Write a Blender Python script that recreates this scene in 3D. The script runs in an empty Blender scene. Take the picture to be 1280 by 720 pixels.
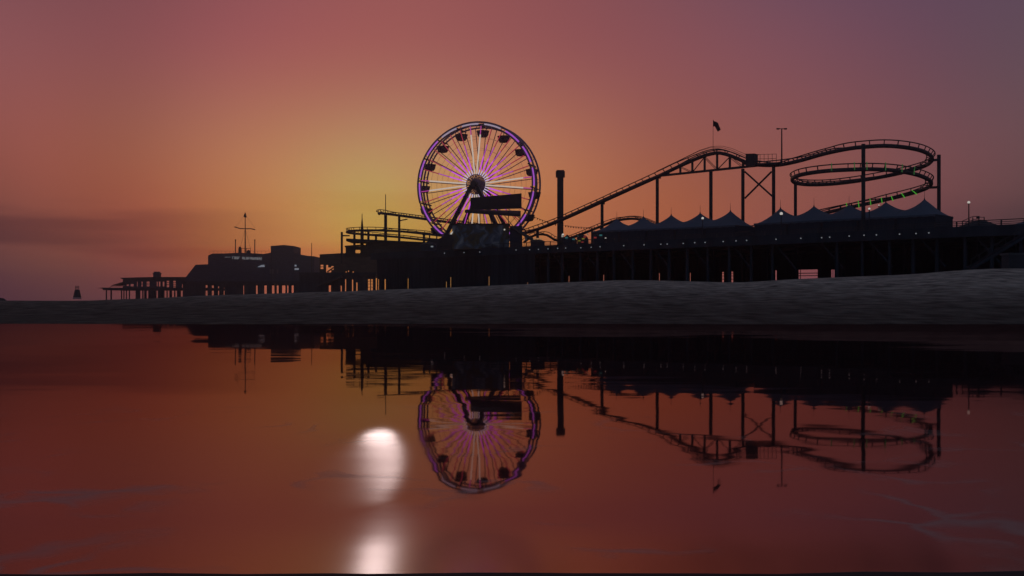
import bpy, math, random
from mathutils import Vector, Matrix
R = math.radians
random.seed(7)
scene = bpy.context.scene
COL = scene.collection

# ------------------------------------------------------------------ camera
F = 1372.0            # focal length in photo pixels (photo 1280 x 720)
HOR = 375.0           # horizon row of the photo
CAMH = 0.8            # the lens floats just above the water
cam_d = bpy.data.cameras.new("camera")
cam = bpy.data.objects.new("camera", cam_d)
COL.objects.link(cam)
cam.location = (0, 0, CAMH)
cam.rotation_euler = (R(90), 0, 0)
cam_d.sensor_width = 36.0
cam_d.lens = 36.0 * F / 1280.0
cam_d.shift_y = (HOR - 360.0) / 1280.0
cam_d.clip_start = 0.1
cam_d.clip_end = 6000
scene.camera = cam

# ------------------------------------------------------------------ sky (dusk glow low over the sea)
SKY_BASE = (0.038, 0.0468, 0.0721)
SKY_LOBES = [
    ((-0.1367, 0.9873, 0.0813), 600, (-0.0697, 0.0555, 0.0032)),
    ((-0.1367, 0.9873, 0.0813), 130, (-0.2222, -0.1428, -0.2349)),
    ((-0.1367, 0.9873, 0.0813), 35, (-0.2507, 0.2564, 0.3138)),
    ((-0.1367, 0.9873, 0.0813), 10, (-0.1173, -0.0263, -0.0183)),
    ((-0.1367, 0.9873, 0.0813), 2.5, (0.0777, 0.0256, 0.0267)),
    ((-0.237, 0.9564, 0.1708), 40, (0.1548, -0.0054, -0.0526)),
    ((0.0, 0.9844, 0.1758), 40, (0.5778, 0.0376, -0.0769)),
    ((0.1838, 0.97, 0.1591), 40, (-0.3023, -0.0151, 0.0719)),
    ((0.3716, 0.9103, 0.1825), 40, (0.12, 0.0162, 0.0398)),
    ((-0.4073, 0.9013, 0.1478), 40, (0.0445, -0.0127, -0.0138)),
    ((-0.4102, 0.9076, 0.0893), 250, (0.2731, 0.0446, 0.0856)),
    ((-0.2988, 0.9535, 0.0382), 250, (0.223, -0.0779, 0.0194)),
    ((-0.4227, 0.9062, 0.0033), 150, (0.1209, -0.0358, -0.0445)),
    ((-0.1723, 0.985, 0.0), 200, (0.5073, -0.0417, 0.1107)),
    ((0.2538, 0.9673, 0.0), 60, (0.0234, 0.0301, 0.1119)),
    ((0.4227, 0.9063, 0.0), 60, (-0.1362, -0.0473, -0.072)),
    ((0.0, -0.9397, 0.342), 1.0, (0.0011, 0.0267, 0.0468)),
    ((0.0, 0.0, -1.0), 1.5, (-0.043, -0.128, -0.2182)),
    ((0.0437, 0.9989, 0.0182), 200, (-0.0778, -0.0349, 0.0329)),
    ((-0.4544, 0.8906, 0.0195), 260, (-0.0769, 0.0113, 0.0585)),
    ((-0.3543, 0.9349, 0.0204), 260, (-0.1193, 0.0062, -0.004)),
    ((-0.2405, 0.9704, 0.0212), 260, (-0.2259, -0.0414, -0.1441)),
    ((-0.1158, 0.993, 0.0217), 260, (-0.0493, -0.0448, -0.1928)),
    ((0.0146, 0.9997, 0.0219), 260, (0.0832, -0.067, -0.1169)),
    ((0.1442, 0.9893, 0.0216), 260, (0.2009, 0.0037, -0.0724)),
    ((0.2669, 0.9635, 0.0211), 260, (0.1155, -0.0043, -0.0397)),
    ((0.3778, 0.9257, 0.0202), 260, (-0.0007, -0.0113, -0.022)),
    ((0.4746, 0.88, 0.0192), 260, (-0.0416, -0.0014, 0.0016)),
    ((-0.453, 0.8878, 0.0809), 200, (-0.2401, -0.0484, -0.1045)),
    ((-0.3531, 0.9317, 0.0849), 200, (-0.0858, -0.0179, -0.0803)),
    ((-0.2396, 0.9669, 0.0881), 200, (0.2349, 0.0959, 0.0178)),
    ((-0.1154, 0.9892, 0.0901), 200, (0.3331, 0.189, 0.1548)),
    ((0.0145, 0.9958, 0.0907), 200, (0.2535, 0.0712, -0.031)),
    ((0.1437, 0.9855, 0.0898), 200, (0.055, -0.0114, -0.0637)),
    ((0.2659, 0.96, 0.0875), 200, (0.0808, 0.0086, -0.0556)),
    ((0.3766, 0.9226, 0.0841), 200, (0.1056, 0.0251, 0.0035)),
    ((0.4732, 0.8773, 0.0799), 200, (0.0618, 0.0082, 0.0026)),
    ((-0.4479, 0.8779, 0.1696), 110, (0.1731, 0.052, 0.0583)),
    ((-0.3488, 0.9202, 0.1777), 110, (-0.041, -0.0281, -0.022)),
    ((-0.2364, 0.954, 0.1843), 110, (0.105, -0.0566, -0.0198)),
    ((-0.1138, 0.9755, 0.1884), 110, (0.0075, -0.0816, -0.0446)),
    ((0.0143, 0.9818, 0.1896), 110, (-0.1361, -0.0745, -0.0282)),
    ((0.1417, 0.9719, 0.1877), 110, (0.0905, -0.0017, -0.0297)),
    ((0.2624, 0.9474, 0.183), 110, (0.1341, 0.0107, -0.0313)),
    ((0.372, 0.9114, 0.176), 110, (-0.015, -0.0118, -0.0315)),
    ((0.468, 0.8677, 0.1676), 110, (0.0071, 0.0274, 0.0199)),
]

SUN_AZ, SUN_EL = -6.82, 7.7      # degrees from the view axis / above the horizon
w = bpy.data.worlds.new("World")
scene.world = w
w.use_nodes = True
nt = w.node_tree
nt.nodes.clear()
def wn(t, **k):
    n = nt.nodes.new(t)
    for a, v in k.items():
        setattr(n, a, v)
    return n
L = nt.links.new
tc = wn("ShaderNodeTexCoord")
nrm = wn("ShaderNodeVectorMath", operation='NORMALIZE')
L(tc.outputs['Generated'], nrm.inputs[0])
acc = None
cb = wn("ShaderNodeCombineXYZ")
for i in range(3):
    cb.inputs[i].default_value = SKY_BASE[i]
acc = cb.outputs[0]
for d, k, c in SKY_LOBES:
    dp = wn("ShaderNodeVectorMath", operation='DOT_PRODUCT')
    L(nrm.outputs[0], dp.inputs[0])
    dp.inputs[1].default_value = d
    m = wn("ShaderNodeMath", operation='MULTIPLY_ADD')
    L(dp.outputs['Value'], m.inputs[0])
    m.inputs[1].default_value = k
    m.inputs[2].default_value = -k
    e = wn("ShaderNodeMath", operation='EXPONENT')
    L(m.outputs[0], e.inputs[0])
    s = wn("ShaderNodeVectorMath", operation='SCALE')
    s.inputs[0].default_value = c
    L(e.outputs[0], s.inputs['Scale'])
    a = wn("ShaderNodeVectorMath", operation='ADD')
    L(acc, a.inputs[0]); L(s.outputs[0], a.inputs[1])
    acc = a.outputs[0]
# low banks of cloud: bands of given height and width, their edges frayed by stretched noise
sx = wn("ShaderNodeSeparateXYZ"); L(nrm.outputs[0], sx.inputs[0])
def mth(op, a, b_=None, clamp=False):
    n = wn("ShaderNodeMath", operation=op, use_clamp=clamp)
    for i, v in enumerate((a, b_)):
        if v is None: continue
        if hasattr(v, 'links'): L(v, n.inputs[i])
        else: n.inputs[i].default_value = v
    return n.outputs[0]
def ramp(v, lo, hi):
    n = wn("ShaderNodeMapRange"); n.interpolation_type = 'SMOOTHSTEP'
    n.inputs['From Min'].default_value = lo; n.inputs['From Max'].default_value = hi
    L(v, n.inputs['Value']); return n.outputs[0]
fy = mth('MAXIMUM', sx.outputs['Y'], 0.05)
azm = mth('DIVIDE', sx.outputs['X'], fy)
elv = mth('DIVIDE', sx.outputs['Z'], fy)
mp = wn("ShaderNodeMapping"); mp.inputs['Scale'].default_value = (5.0, 5.0, 60.0); L(nrm.outputs[0], mp.inputs['Vector'])
cn = wn("ShaderNodeTexNoise"); cn.inputs['Scale'].default_value = 1.5; cn.inputs['Detail'].default_value = 4.0
L(mp.outputs[0], cn.inputs['Vector'])
fray = mth('SUBTRACT', cn.outputs[0], 0.5)
# (from az, to az, fade az, bottom, top, soft, fray, tint)
BANKS = [(-1.2, -0.29, 0.15, 0.053, 0.080, 0.010, 0.040, (0.57, 0.54, 0.74)),
         (-0.40, -0.28, 0.07, 0.040, 0.050, 0.006, 0.035, (0.70, 0.66, 0.82)),
         (-0.34, -0.10, 0.10, -0.02, 0.049, 0.006, 0.020, (0.95, 0.76, 0.82)),
         (-1.2, -0.33, 0.10, -0.02, 0.024, 0.014, 0.020, (0.80, 0.79, 0.99)),
         (-0.20, 0.02, 0.12, 0.086, 0.094, 0.006, 0.030, (0.97, 0.90, 0.86)),
         (0.40, 1.2, 0.10, 0.062, 0.090, 0.016, 0.030, (0.84, 0.86, 0.92))]
cur = acc
for a0, a1, fa_, e0, e1, so_, fr_, tint in BANKS:
    ev = mth('ADD', elv, mth('MULTIPLY', fray, fr_))
    k_ = mth('MULTIPLY', mth('MULTIPLY', ramp(azm, a0 - fa_, a0 + fa_), ramp(azm, a1 + fa_, a1 - fa_)), mth('MULTIPLY', ramp(ev, e0 - so_, e0 + so_), ramp(ev, e1 + so_, e1 - so_)))
    k_ = mth('MULTIPLY', k_, ramp(sx.outputs['Y'], 0.1, 0.3))
    mixc = wn("ShaderNodeMix", data_type='RGBA', blend_type='MULTIPLY')
    L(k_, mixc.inputs['Factor']); L(cur, mixc.inputs['A']); mixc.inputs['B'].default_value = tint + (1,)
    cur = mixc.outputs['Result']
bg = wn("ShaderNodeBackground"); bg.inputs['Strength'].default_value = 1.0
L(cur, bg.inputs['Color'])
# a faint physical twilight on top of the glow
st = wn("ShaderNodeTexSky", sky_type='NISHITA', sun_disc=False)
st.sun_elevation = R(1.0)
st.sun_rotation = R(SUN_AZ)
bg2 = wn("ShaderNodeBackground"); bg2.inputs['Strength'].default_value = 0.004
L(st.outputs[0], bg2.inputs['Color'])
ads = wn("ShaderNodeAddShader"); L(bg.outputs[0], ads.inputs[0]); L(bg2.outputs[0], ads.inputs[1])
wo = wn("ShaderNodeOutputWorld"); L(ads.outputs[0], wo.inputs['Surface'])
w.cycles.sampling_method = 'MANUAL'
w.cycles.sample_map_resolution = 512

sun_d = bpy.data.lights.new("sun", 'SUN')
sun_d.energy = 0.0070
sun_d.angle = R(1.7)
sun_d.color = (0.76, 0.98, 1.0)
sun = bpy.data.objects.new("sun", sun_d)
COL.objects.link(sun)
sd = Vector((math.sin(R(SUN_AZ)) * math.cos(R(SUN_EL)), math.cos(R(SUN_AZ)) * math.cos(R(SUN_EL)), math.sin(R(SUN_EL))))
sun.rotation_euler = sd.to_track_quat('Z', 'Y').to_euler()
sun.location = (0, 0, 60)

vs = scene.view_settings
vs.view_transform = 'Standard'
vs.look = 'None'
vs.exposure = 0
vs.gamma = 1
vs.use_curve_mapping = False
scene.cycles.max_bounces = 5
scene.cycles.sample_clamp_indirect = 4.0

# ------------------------------------------------------------------ materials
def mat(name, col, rough=0.7, metal=0.0, var=0.25, scale=1.5, bump=0.0, stretch=(1, 1, 1)):
    m = bpy.data.materials.new(name)
    m.use_nodes = True
    t = m.node_tree
    p = t.nodes['Principled BSDF']
    p.inputs['Roughness'].default_value = rough
    p.inputs['Metallic'].default_value = metal
    tc = t.nodes.new("ShaderNodeTexCoord")
    mp = t.nodes.new("ShaderNodeMapping"); mp.inputs['Scale'].default_value = stretch
    t.links.new(tc.outputs['Object'], mp.inputs['Vector'])
    n = t.nodes.new("ShaderNodeTexNoise")
    n.inputs['Scale'].default_value = scale; n.inputs['Detail'].default_value = 5
    t.links.new(mp.outputs[0], n.inputs['Vector'])
    r = t.nodes.new("ShaderNodeValToRGB")
    r.color_ramp.elements[0].position = 0.3; r.color_ramp.elements[1].position = 0.7
    r.color_ramp.elements[0].color = tuple(c * (1 - var) for c in col) + (1,)
    r.color_ramp.elements[1].color = tuple(min(1, c * (1 + var)) for c in col) + (1,)
    t.links.new(n.outputs[0], r.inputs[0])
    t.links.new(r.outputs[0], p.inputs['Base Color'])
    if bump:
        b = t.nodes.new("ShaderNodeBump"); b.inputs['Distance'].default_value = bump
        t.links.new(n.outputs[0], b.inputs['Height']); t.links.new(b.outputs[0], p.inputs['Normal'])
    return m
def glow(name, col, s=1.0):
    m = bpy.data.materials.new(name); m.use_nodes = True
    t = m.node_tree; p = t.nodes['Principled BSDF']
    p.inputs['Base Color'].default_value = (0.05, 0.05, 0.05, 1)
    p.inputs['Emission Color'].default_value = tuple(col) + (1,)
    p.inputs['Emission Strength'].default_value = s
    return m
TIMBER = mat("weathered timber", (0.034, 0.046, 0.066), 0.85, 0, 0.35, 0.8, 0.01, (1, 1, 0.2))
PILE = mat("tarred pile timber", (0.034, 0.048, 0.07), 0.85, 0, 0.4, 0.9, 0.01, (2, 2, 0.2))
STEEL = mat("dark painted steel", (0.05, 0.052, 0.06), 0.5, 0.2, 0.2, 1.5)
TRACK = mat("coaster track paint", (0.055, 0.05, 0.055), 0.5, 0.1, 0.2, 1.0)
WHEELM = mat("wheel frame paint with led spill", (0.50, 0.30, 0.37), 0.5, 0.0, 0.2, 1.0)  # pink in this colour stands for purple LED spill on the frame
GOND = mat("gondola paint", (0.12, 0.08, 0.09), 0.5, 0, 0.25, 1.0)
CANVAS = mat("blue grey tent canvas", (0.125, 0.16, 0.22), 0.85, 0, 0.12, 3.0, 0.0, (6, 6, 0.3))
CWALL = mat("shaded tent side cloth", (0.05, 0.065, 0.09), 0.9, 0, 0.2, 2.0, 0.0, (4, 4, 0.3))  # darker than the canopy: shade on the walls put into the colour
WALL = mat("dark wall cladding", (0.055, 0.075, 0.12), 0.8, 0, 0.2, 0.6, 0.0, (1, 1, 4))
WARM = mat("brown wall cladding", (0.11, 0.075, 0.06), 0.8, 0, 0.25, 0.6, 0.0, (1, 1, 4))
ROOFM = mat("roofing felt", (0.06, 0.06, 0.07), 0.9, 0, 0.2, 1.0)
SIGN = mat("sign board back", (0.07, 0.05, 0.055), 0.7, 0, 0.2, 0.8)
WHITEP = mat("white paint", (0.7, 0.7, 0.7), 0.6, 0, 0.08, 1.0)
FLAGM = mat("dark flag cloth", (0.03, 0.035, 0.04), 0.9, 0, 0.3, 2.0)
ROCKM = mat("wet rock", (0.05, 0.05, 0.055), 0.8, 0, 0.4, 0.5, 0.1)
GLOBE = glow("lit lamp globe", (0.95, 0.88, 0.80), 0.5)
BULB = glow("lit pier bulb", (0.62, 0.68, 0.75), 0.24)
WARMB = glow("lit warm bulb", (0.9, 0.45, 0.2), 0.35)
LED_W = glow("white led", (1.0, 0.82, 0.70), 0.5)
LED_B = glow("cool white led", (0.72, 0.60, 0.85), 0.75)
LED_P = glow("purple led", (0.56, 0.07, 0.72), 1.05)
LED_P2 = glow("dim purple led", (0.46, 0.06, 0.52), 0.85)
LED_M = glow("magenta led", (0.62, 0.07, 0.45), 0.62)
LED_R = glow("red led", (0.62, 0.05, 0.10), 0.60)
LED_V = glow("violet rim led", (0.46, 0.11, 0.72), 0.70)
LED_S = glow("silver rim led", (0.60, 0.50, 0.66), 0.50)
LED_G = glow("green led", (0.13, 0.75, 0.06), 0.40)
LED_G2 = glow("dim green led", (0.10, 0.40, 0.10), 0.20)
SIGNL = glow("lit sign letter", (0.62, 0.62, 0.66), 0.20)
WINL = glow("lit window", (0.5, 0.55, 0.66), 0.30)
SPOT = glow("lit floodlight panel", (0.85, 0.8, 0.72), 0.5)
YEL = glow("yellow stall light", (0.5, 0.42, 0.05), 0.25)
RED = glow("red stall light", (0.6, 0.06, 0.05), 0.25)
CYAN = glow("cyan stall light", (0.10, 0.40, 0.42), 0.22)

# ------------------------------------------------------------------ mesh building
ORG = {}
def V(*a): return Vector(a)
class MB:
    def __init__(s): s.v = []; s.f = []; s.m = []
    def add(s, vs_, fs, mi=0):
        o = len(s.v); s.v += [Vector(p) for p in vs_]
        s.f += [tuple(i + o for i in f) for f in fs]; s.m += [mi] * len(fs); return s
    def hexa(s, p, mi=0):          # 8 points: bottom 4 ccw, top 4
        return s.add(p, [(3, 2, 1, 0), (4, 5, 6, 7), (0, 1, 5, 4), (1, 2, 6, 5), (2, 3, 7, 6), (3, 0, 4, 7)], mi)
    def box(s, c, sx, sy, sz, ux=None, mi=0):   # c = bottom centre, ux = horizontal direction of the x side
        c = Vector(c); ux = Vector(ux).normalized() if ux is not None else V(1, 0, 0)
        uy = V(-ux.y, ux.x, 0)
        b = [c + ux * (a * sx / 2) + uy * (q * sy / 2) for a, q in ((-1, -1), (1, -1), (1, 1), (-1, 1))]
        return s.hexa(b + [p + V(0, 0, sz) for p in b], mi)
    def bar(s, a, b, w_, h_=None, mi=0, up=None):
        a, b = Vector(a), Vector(b); h_ = h_ or w_
        d = (b - a).normalized(); up = Vector(up) if up is not None else V(0, 0, 1)
        if abs(d.dot(up)) > 0.98: up = V(0, 1, 0) if abs(d.y) < .9 else V(1, 0, 0)
        x = d.cross(up).normalized(); y = x.cross(d)
        q = [x * (-w_ / 2) + y * (-h_ / 2), x * (w_ / 2) + y * (-h_ / 2), x * (w_ / 2) + y * (h_ / 2), x * (-w_ / 2) + y * (h_ / 2)]
        return s.hexa([a + k for k in q] + [b + k for k in q], mi)
    def path(s, pts, r, n=8, mi=0, closed=False, rad=None):
        pts = [Vector(p) for p in pts]; N = len(pts); vs_ = []
        for i, p in enumerate(pts):
            a = pts[(i - 1) % N] if (closed or i) else p
            b = pts[(i + 1) % N] if (closed or i < N - 1) else p
            d = (b - a).normalized(); up = V(0, 0, 1)
            if abs(d.dot(up)) > 0.95: up = V(0.3, 1, 0).normalized()
            x = d.cross(up).normalized(); y = x.cross(d)
            rr = rad[i] if rad else r
            for k in range(n):
                t = 2 * math.pi * (k + .5) / n
                vs_.append(p + x * (rr * math.cos(t)) + y * (rr * math.sin(t)))
        fs = []
        for i in range(N if closed else N - 1):
            j = (i + 1) % N
            for k in range(n):
                l = (k + 1) % n
                fs.append((i * n + k, i * n + l, j * n + l, j * n + k))
        if not closed:
            fs.append(tuple(range(n))[::-1]); fs.append(tuple(range((N - 1) * n, N * n)))
        return s.add(vs_, fs, mi)
    def tube(s, a, b, r, n=8, mi=0, r2=None):
        return s.path([a, b], r, n, mi, rad=[r, r2 if r2 is not None else r])
    def lathe(s, c, prof, n=14, mi=0):
        c = Vector(c); vs_ = []; fs = []
        for r_, z in prof:
            for k in range(n):
                t = 2 * math.pi * k / n
                vs_.append(c + V(r_ * math.cos(t), r_ * math.sin(t), z))
        for i in range(len(prof) - 1):
            for k in range(n):
                l = (k + 1) % n
                fs.append((i * n + k, i * n + l, (i + 1) * n + l, (i + 1) * n + k))
        fs.append(tuple(range(n))[::-1]); fs.append(tuple(range((len(prof) - 1) * n, len(prof) * n)))
        return s.add(vs_, fs, mi)
    def ball(s, c, r, mi=0, n=10):
        return s.lathe(c, [(max(1e-3, r * math.sin(t)), -r * math.cos(t)) for t in [math.pi * i / 6 for i in range(7)]], n, mi)
    def prism(s, poly, th, mi=0):  # planar polygon extruded by vector th
        th = Vector(th); n = len(poly); p = [Vector(q) for q in poly]
        return s.add(p + [q + th for q in p], [tuple(range(n)), tuple(range(n, 2 * n))[::-1]] + [(i, i + n, (i + 1) % n + n, (i + 1) % n) for i in range(n)], mi)
    def build(s, name, mats, parent=None, smooth=False, bevel=0):
        if not isinstance(mats, (list, tuple)): mats = [mats]
        if parent is None:
            mn = [min(v[i] for v in s.v) for i in range(3)]; mx = [max(v[i] for v in s.v) for i in range(3)]
            org = V((mn[0] + mx[0]) / 2, (mn[1] + mx[1]) / 2, mn[2])
        else:
            org = ORG[parent.name]
        me = bpy.data.meshes.new(name)
        me.from_pydata([tuple(v - org) for v in s.v], [], s.f)
        for m_ in mats: me.materials.append(m_)
        me.polygons.foreach_set('material_index', s.m)
        if smooth: me.polygons.foreach_set('use_smooth', [True] * len(s.f))
        me.validate(); me.update()
        import bmesh
        bm = bmesh.new(); bm.from_mesh(me); bmesh.ops.recalc_face_normals(bm, faces=bm.faces[:]); bm.to_mesh(me); bm.free()
        o = bpy.data.objects.new(name, me); COL.objects.link(o)
        if parent is None: o.location = org
        else: o.parent = parent
        ORG[o.name] = org
        if bevel:
            b = o.modifiers.new("bevel", 'BEVEL'); b.width = bevel; b.segments = 2; b.limit_method = 'ANGLE'
        return o
def tag(o, label, cat, group=None):
    o['label'] = label; o['category'] = cat
    if group: o['group'] = group
    return o
def struct(o): o['kind'] = 'structure'; return o
def thing(name, loc, label, cat, group=None):
    o = bpy.data.objects.new(name, None); COL.objects.link(o)
    o.location = loc; ORG[o.name] = Vector(loc)
    o.empty_display_size = 0.5
    return tag(o, label, cat, group)
def dup(root, loc, label=None, rz=None):
    r = root.copy(); COL.objects.link(r); r.location = loc
    if rz is not None: r.rotation_euler = (0, 0, rz)
    if label: r['label'] = label
    for ch in list(root.children):
        c = ch.copy(); COL.objects.link(c); c.parent = r
        for g in list(ch.children):
            d = g.copy(); COL.objects.link(d); d.parent = c
    return r

# survey: where a sight line from the shore meets a given distance
def at(px, py, Y): return V((px - 640) / F * Y, Y, CAMH + (HOR - py) / F * Y)
def X_(px, Y): return (px - 640) / F * Y
def Z_(py, Y): return CAMH + (HOR - py) / F * Y

# the pier's axis: A is a point on its beach-side edge, U runs out to sea, N runs inland across the deck
A = V(47.37, 123.8, 0); B = V(-7.65, 175.0, 0)
U = (B - A).normalized(); N = V(-U.y, U.x, 0)
if N.y < 0: N = -N
DECK = 8.8
def pp(s, t, z=0.0): return A + U * s + N * t + V(0, 0, z)
def ray_line(px, t):              # point of the line t on the pier seen along px
    d = V((px - 640) / F, 1, 0); o = A + N * t
    # o + U s = d Y
    den = d.x * U.y - d.y * U.x
    Y = (o.x * U.y - o.y * U.x) / den
    return d * Y
def s_of(p): return (p - A).dot(U)
def sp(px, t): return s_of(ray_line(px, t))
def on_pier(px, t, z): q = ray_line(px, t); return V(q.x, q.y, z)
def on_pier_py(px, py, t): q = ray_line(px, t); return V(q.x, q.y, Z_(py, q.y))

# ------------------------------------------------------------------ beach, sea
CREST = [(-900, 377), (0, 375.6), (100, 376), (130, 375), (200, 372.5), (240, 370), (300, 368.5), (380, 366), (430, 364.5), (500, 361.5), (540, 360.5),
         (600, 358), (650, 356), (740, 352.5), (780, 350.5), (830, 351.5), (900, 353.6), (930, 353.6), (1000, 349), (1050, 347), (1140, 343.5),
         (1200, 338.5), (1240, 336.5), (1300, 336.5), (2200, 330)]
def interp(tab, x):
    if x <= tab[0][0]: return tab[0][1]
    for (a, u), (b, v) in zip(tab, tab[1:]):
        if x <= b: return u + (v - u) * (x - a) / (b - a)
    return tab[-1][1]
CRY = [(-900, 120), (380, 125), (640, 122), (900, 112), (1100, 104), (1300, 96), (2200, 90)]
from mathutils import noise as mn_
def beach_z(px, Y):
    yc = interp(CRY, px); zc = Z_(interp(CREST, px), yc)
    x_ = X_(px, 36.6); ys = 36.6 + 0.9 * mn_.noise(V(x_ * .10, 1.7, 0)) + 0.5 * mn_.noise(V(x_ * .35, 5.1, 0))
    if Y <= ys: return -0.05 - (ys - Y) * 0.05 + 0.05
    x = X_(px, Y)
    if Y <= yc:
        t = (Y - ys) / (yc - ys)
        # a steep wet lip, then a long rise to the berm
        z = zc * (0.25 * t ** 0.6 + 0.75 * (t * t * (3 - 2 * t)))
        k = math.sin(math.pi * min(1, t))
        z += 0.16 * k * (mn_.noise(V(x * .06, Y * .16, 0)) + .5 * mn_.noise(V(x * .2, Y * .4, 3)))
        return z
    left = max(0.0, min(1.0, (620 - px) / 200.0))
    return zc - left * (Y - yc) * 0.035 - (1 - left) * (Y - yc) * 0.004
bm_ = MB(); cols = [-900 + i * 22 for i in range(142)]
rows = [26, 30, 33, 35, 36, 36.6, 37, 37.5, 38] + [39 + i * 1.0 for i in range(20)] + [60 + i * 1.25 for i in range(60)] + [140, 150, 165, 180, 200, 230, 270]
vs_ = [V(X_(p, Y), Y, beach_z(p, Y)) for Y in rows for p in cols]
nc = len(cols)
bm_.add(vs_, [(r * nc + c, r * nc + c + 1, (r + 1) * nc + c + 1, (r + 1) * nc + c) for r in range(len(rows) - 1) for c in range(nc - 1)])
SAND = mat("damp and shaded sand", (0.56, 0.50, 0.42), 0.95, 0, 0.6, 1.5, 0.0, (0.75, 0.42, 1))
def sand_nodes(m):
    t = m.node_tree; p = t.nodes['Principled BSDF']
    tc = t.nodes.new("ShaderNodeTexCoord")
    mp = t.nodes.new("ShaderNodeMapping"); mp.inputs['Scale'].default_value = (0.85, 0.42, 1)
    t.links.new(tc.outputs['Object'], mp.inputs[0])
    n1 = t.nodes.new("ShaderNodeTexNoise"); n1.inputs['Scale'].default_value = 1.1; n1.inputs['Detail'].default_value = 6
    n1.inputs['Roughness'].default_value = 0.65
    t.links.new(mp.outputs[0], n1.inputs['Vector'])
    b = t.nodes.new("ShaderNodeBump"); b.inputs['Distance'].default_value = 1.1; b.inputs['Strength'].default_value = 1.0
    t.links.new(n1.outputs[0], b.inputs['Height']); t.links.new(b.outputs[0], p.inputs['Normal'])
    # darker low down by height: wet sand, and left-to-right light put into colour
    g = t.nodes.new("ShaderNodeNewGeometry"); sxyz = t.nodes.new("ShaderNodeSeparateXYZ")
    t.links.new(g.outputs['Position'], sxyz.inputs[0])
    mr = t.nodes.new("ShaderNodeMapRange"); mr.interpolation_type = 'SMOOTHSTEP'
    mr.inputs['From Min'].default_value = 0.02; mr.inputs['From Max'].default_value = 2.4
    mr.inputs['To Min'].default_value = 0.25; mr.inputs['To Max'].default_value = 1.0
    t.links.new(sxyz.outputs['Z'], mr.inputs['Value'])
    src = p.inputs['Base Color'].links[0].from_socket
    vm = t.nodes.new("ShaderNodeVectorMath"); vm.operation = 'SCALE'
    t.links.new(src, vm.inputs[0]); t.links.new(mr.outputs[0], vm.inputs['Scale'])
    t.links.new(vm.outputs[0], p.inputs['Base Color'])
    p.inputs['Specular IOR Level'].default_value = 0.15
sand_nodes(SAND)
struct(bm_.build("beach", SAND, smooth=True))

# sea: level, with one low swell near the lens, shaped to repeat the sun glint
def integ(tab):               # height profile from slopes, integrated from far to near
    out = {}; h = 0.0
    for i in range(400, 80, -1):
        y = i * 0.02
        h += interp(tab, y) * 0.02; out[i] = h
    return out
SW_A = integ([(2.4, 0.02), (2.9, 0.060), (3.1, 0.057), (3.3, 0.047), (3.6, 0.030), (3.9, 0.008), (4.2, 0.0), (9, 0.0)])
SW_B = integ([(3.3, 0.0), (3.7, 0.002), (3.85, 0.006), (4.3, 0.008), (4.7, 0.003), (5.1, 0.001), (5.9, 0.0), (9, 0)])
def sstep(v): v = max(0.0, min(1.0, v)); return v * v * (3 - 2 * v)
def swell(x, Y):
    if Y >= 8.0 or Y < 1.7: return 0.0
    i = int(round(Y / 0.02)); i = max(81, min(400, i))
    lane = sstep((0.05 - x) / 0.55) * sstep((x + 2.8) / 1.6)
    return SW_A[i] * (1 + 0.12 * math.sin(x * 0.9 + 0.4)) + SW_B[i] * lane
WY = [-80, -10, 1.0, 1.8] + [2.2 + 0.1 * i for i in range(42)] + [7, 8, 10, 14, 20, 30, 45, 80, 150, 300, 600, 1200]
WX = [-900, -300, -90, -30, -12, -6, -4] + [-3 + 0.1 * i for i in range(61)] + [4, 6, 12, 30, 90, 300, 900]
wb = MB(); nx = len(WX)
wb.add([V(x, y, swell(x, y)) for y in WY for x in WX], [(r * nx + c, r * nx + c + 1, (r + 1) * nx + c + 1, (r + 1) * nx + c) for r in range(len(WY) - 1) for c in range(nx - 1)])
WATER = bpy.data.materials.new("murky calm sea water"); WATER.use_nodes = True
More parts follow.
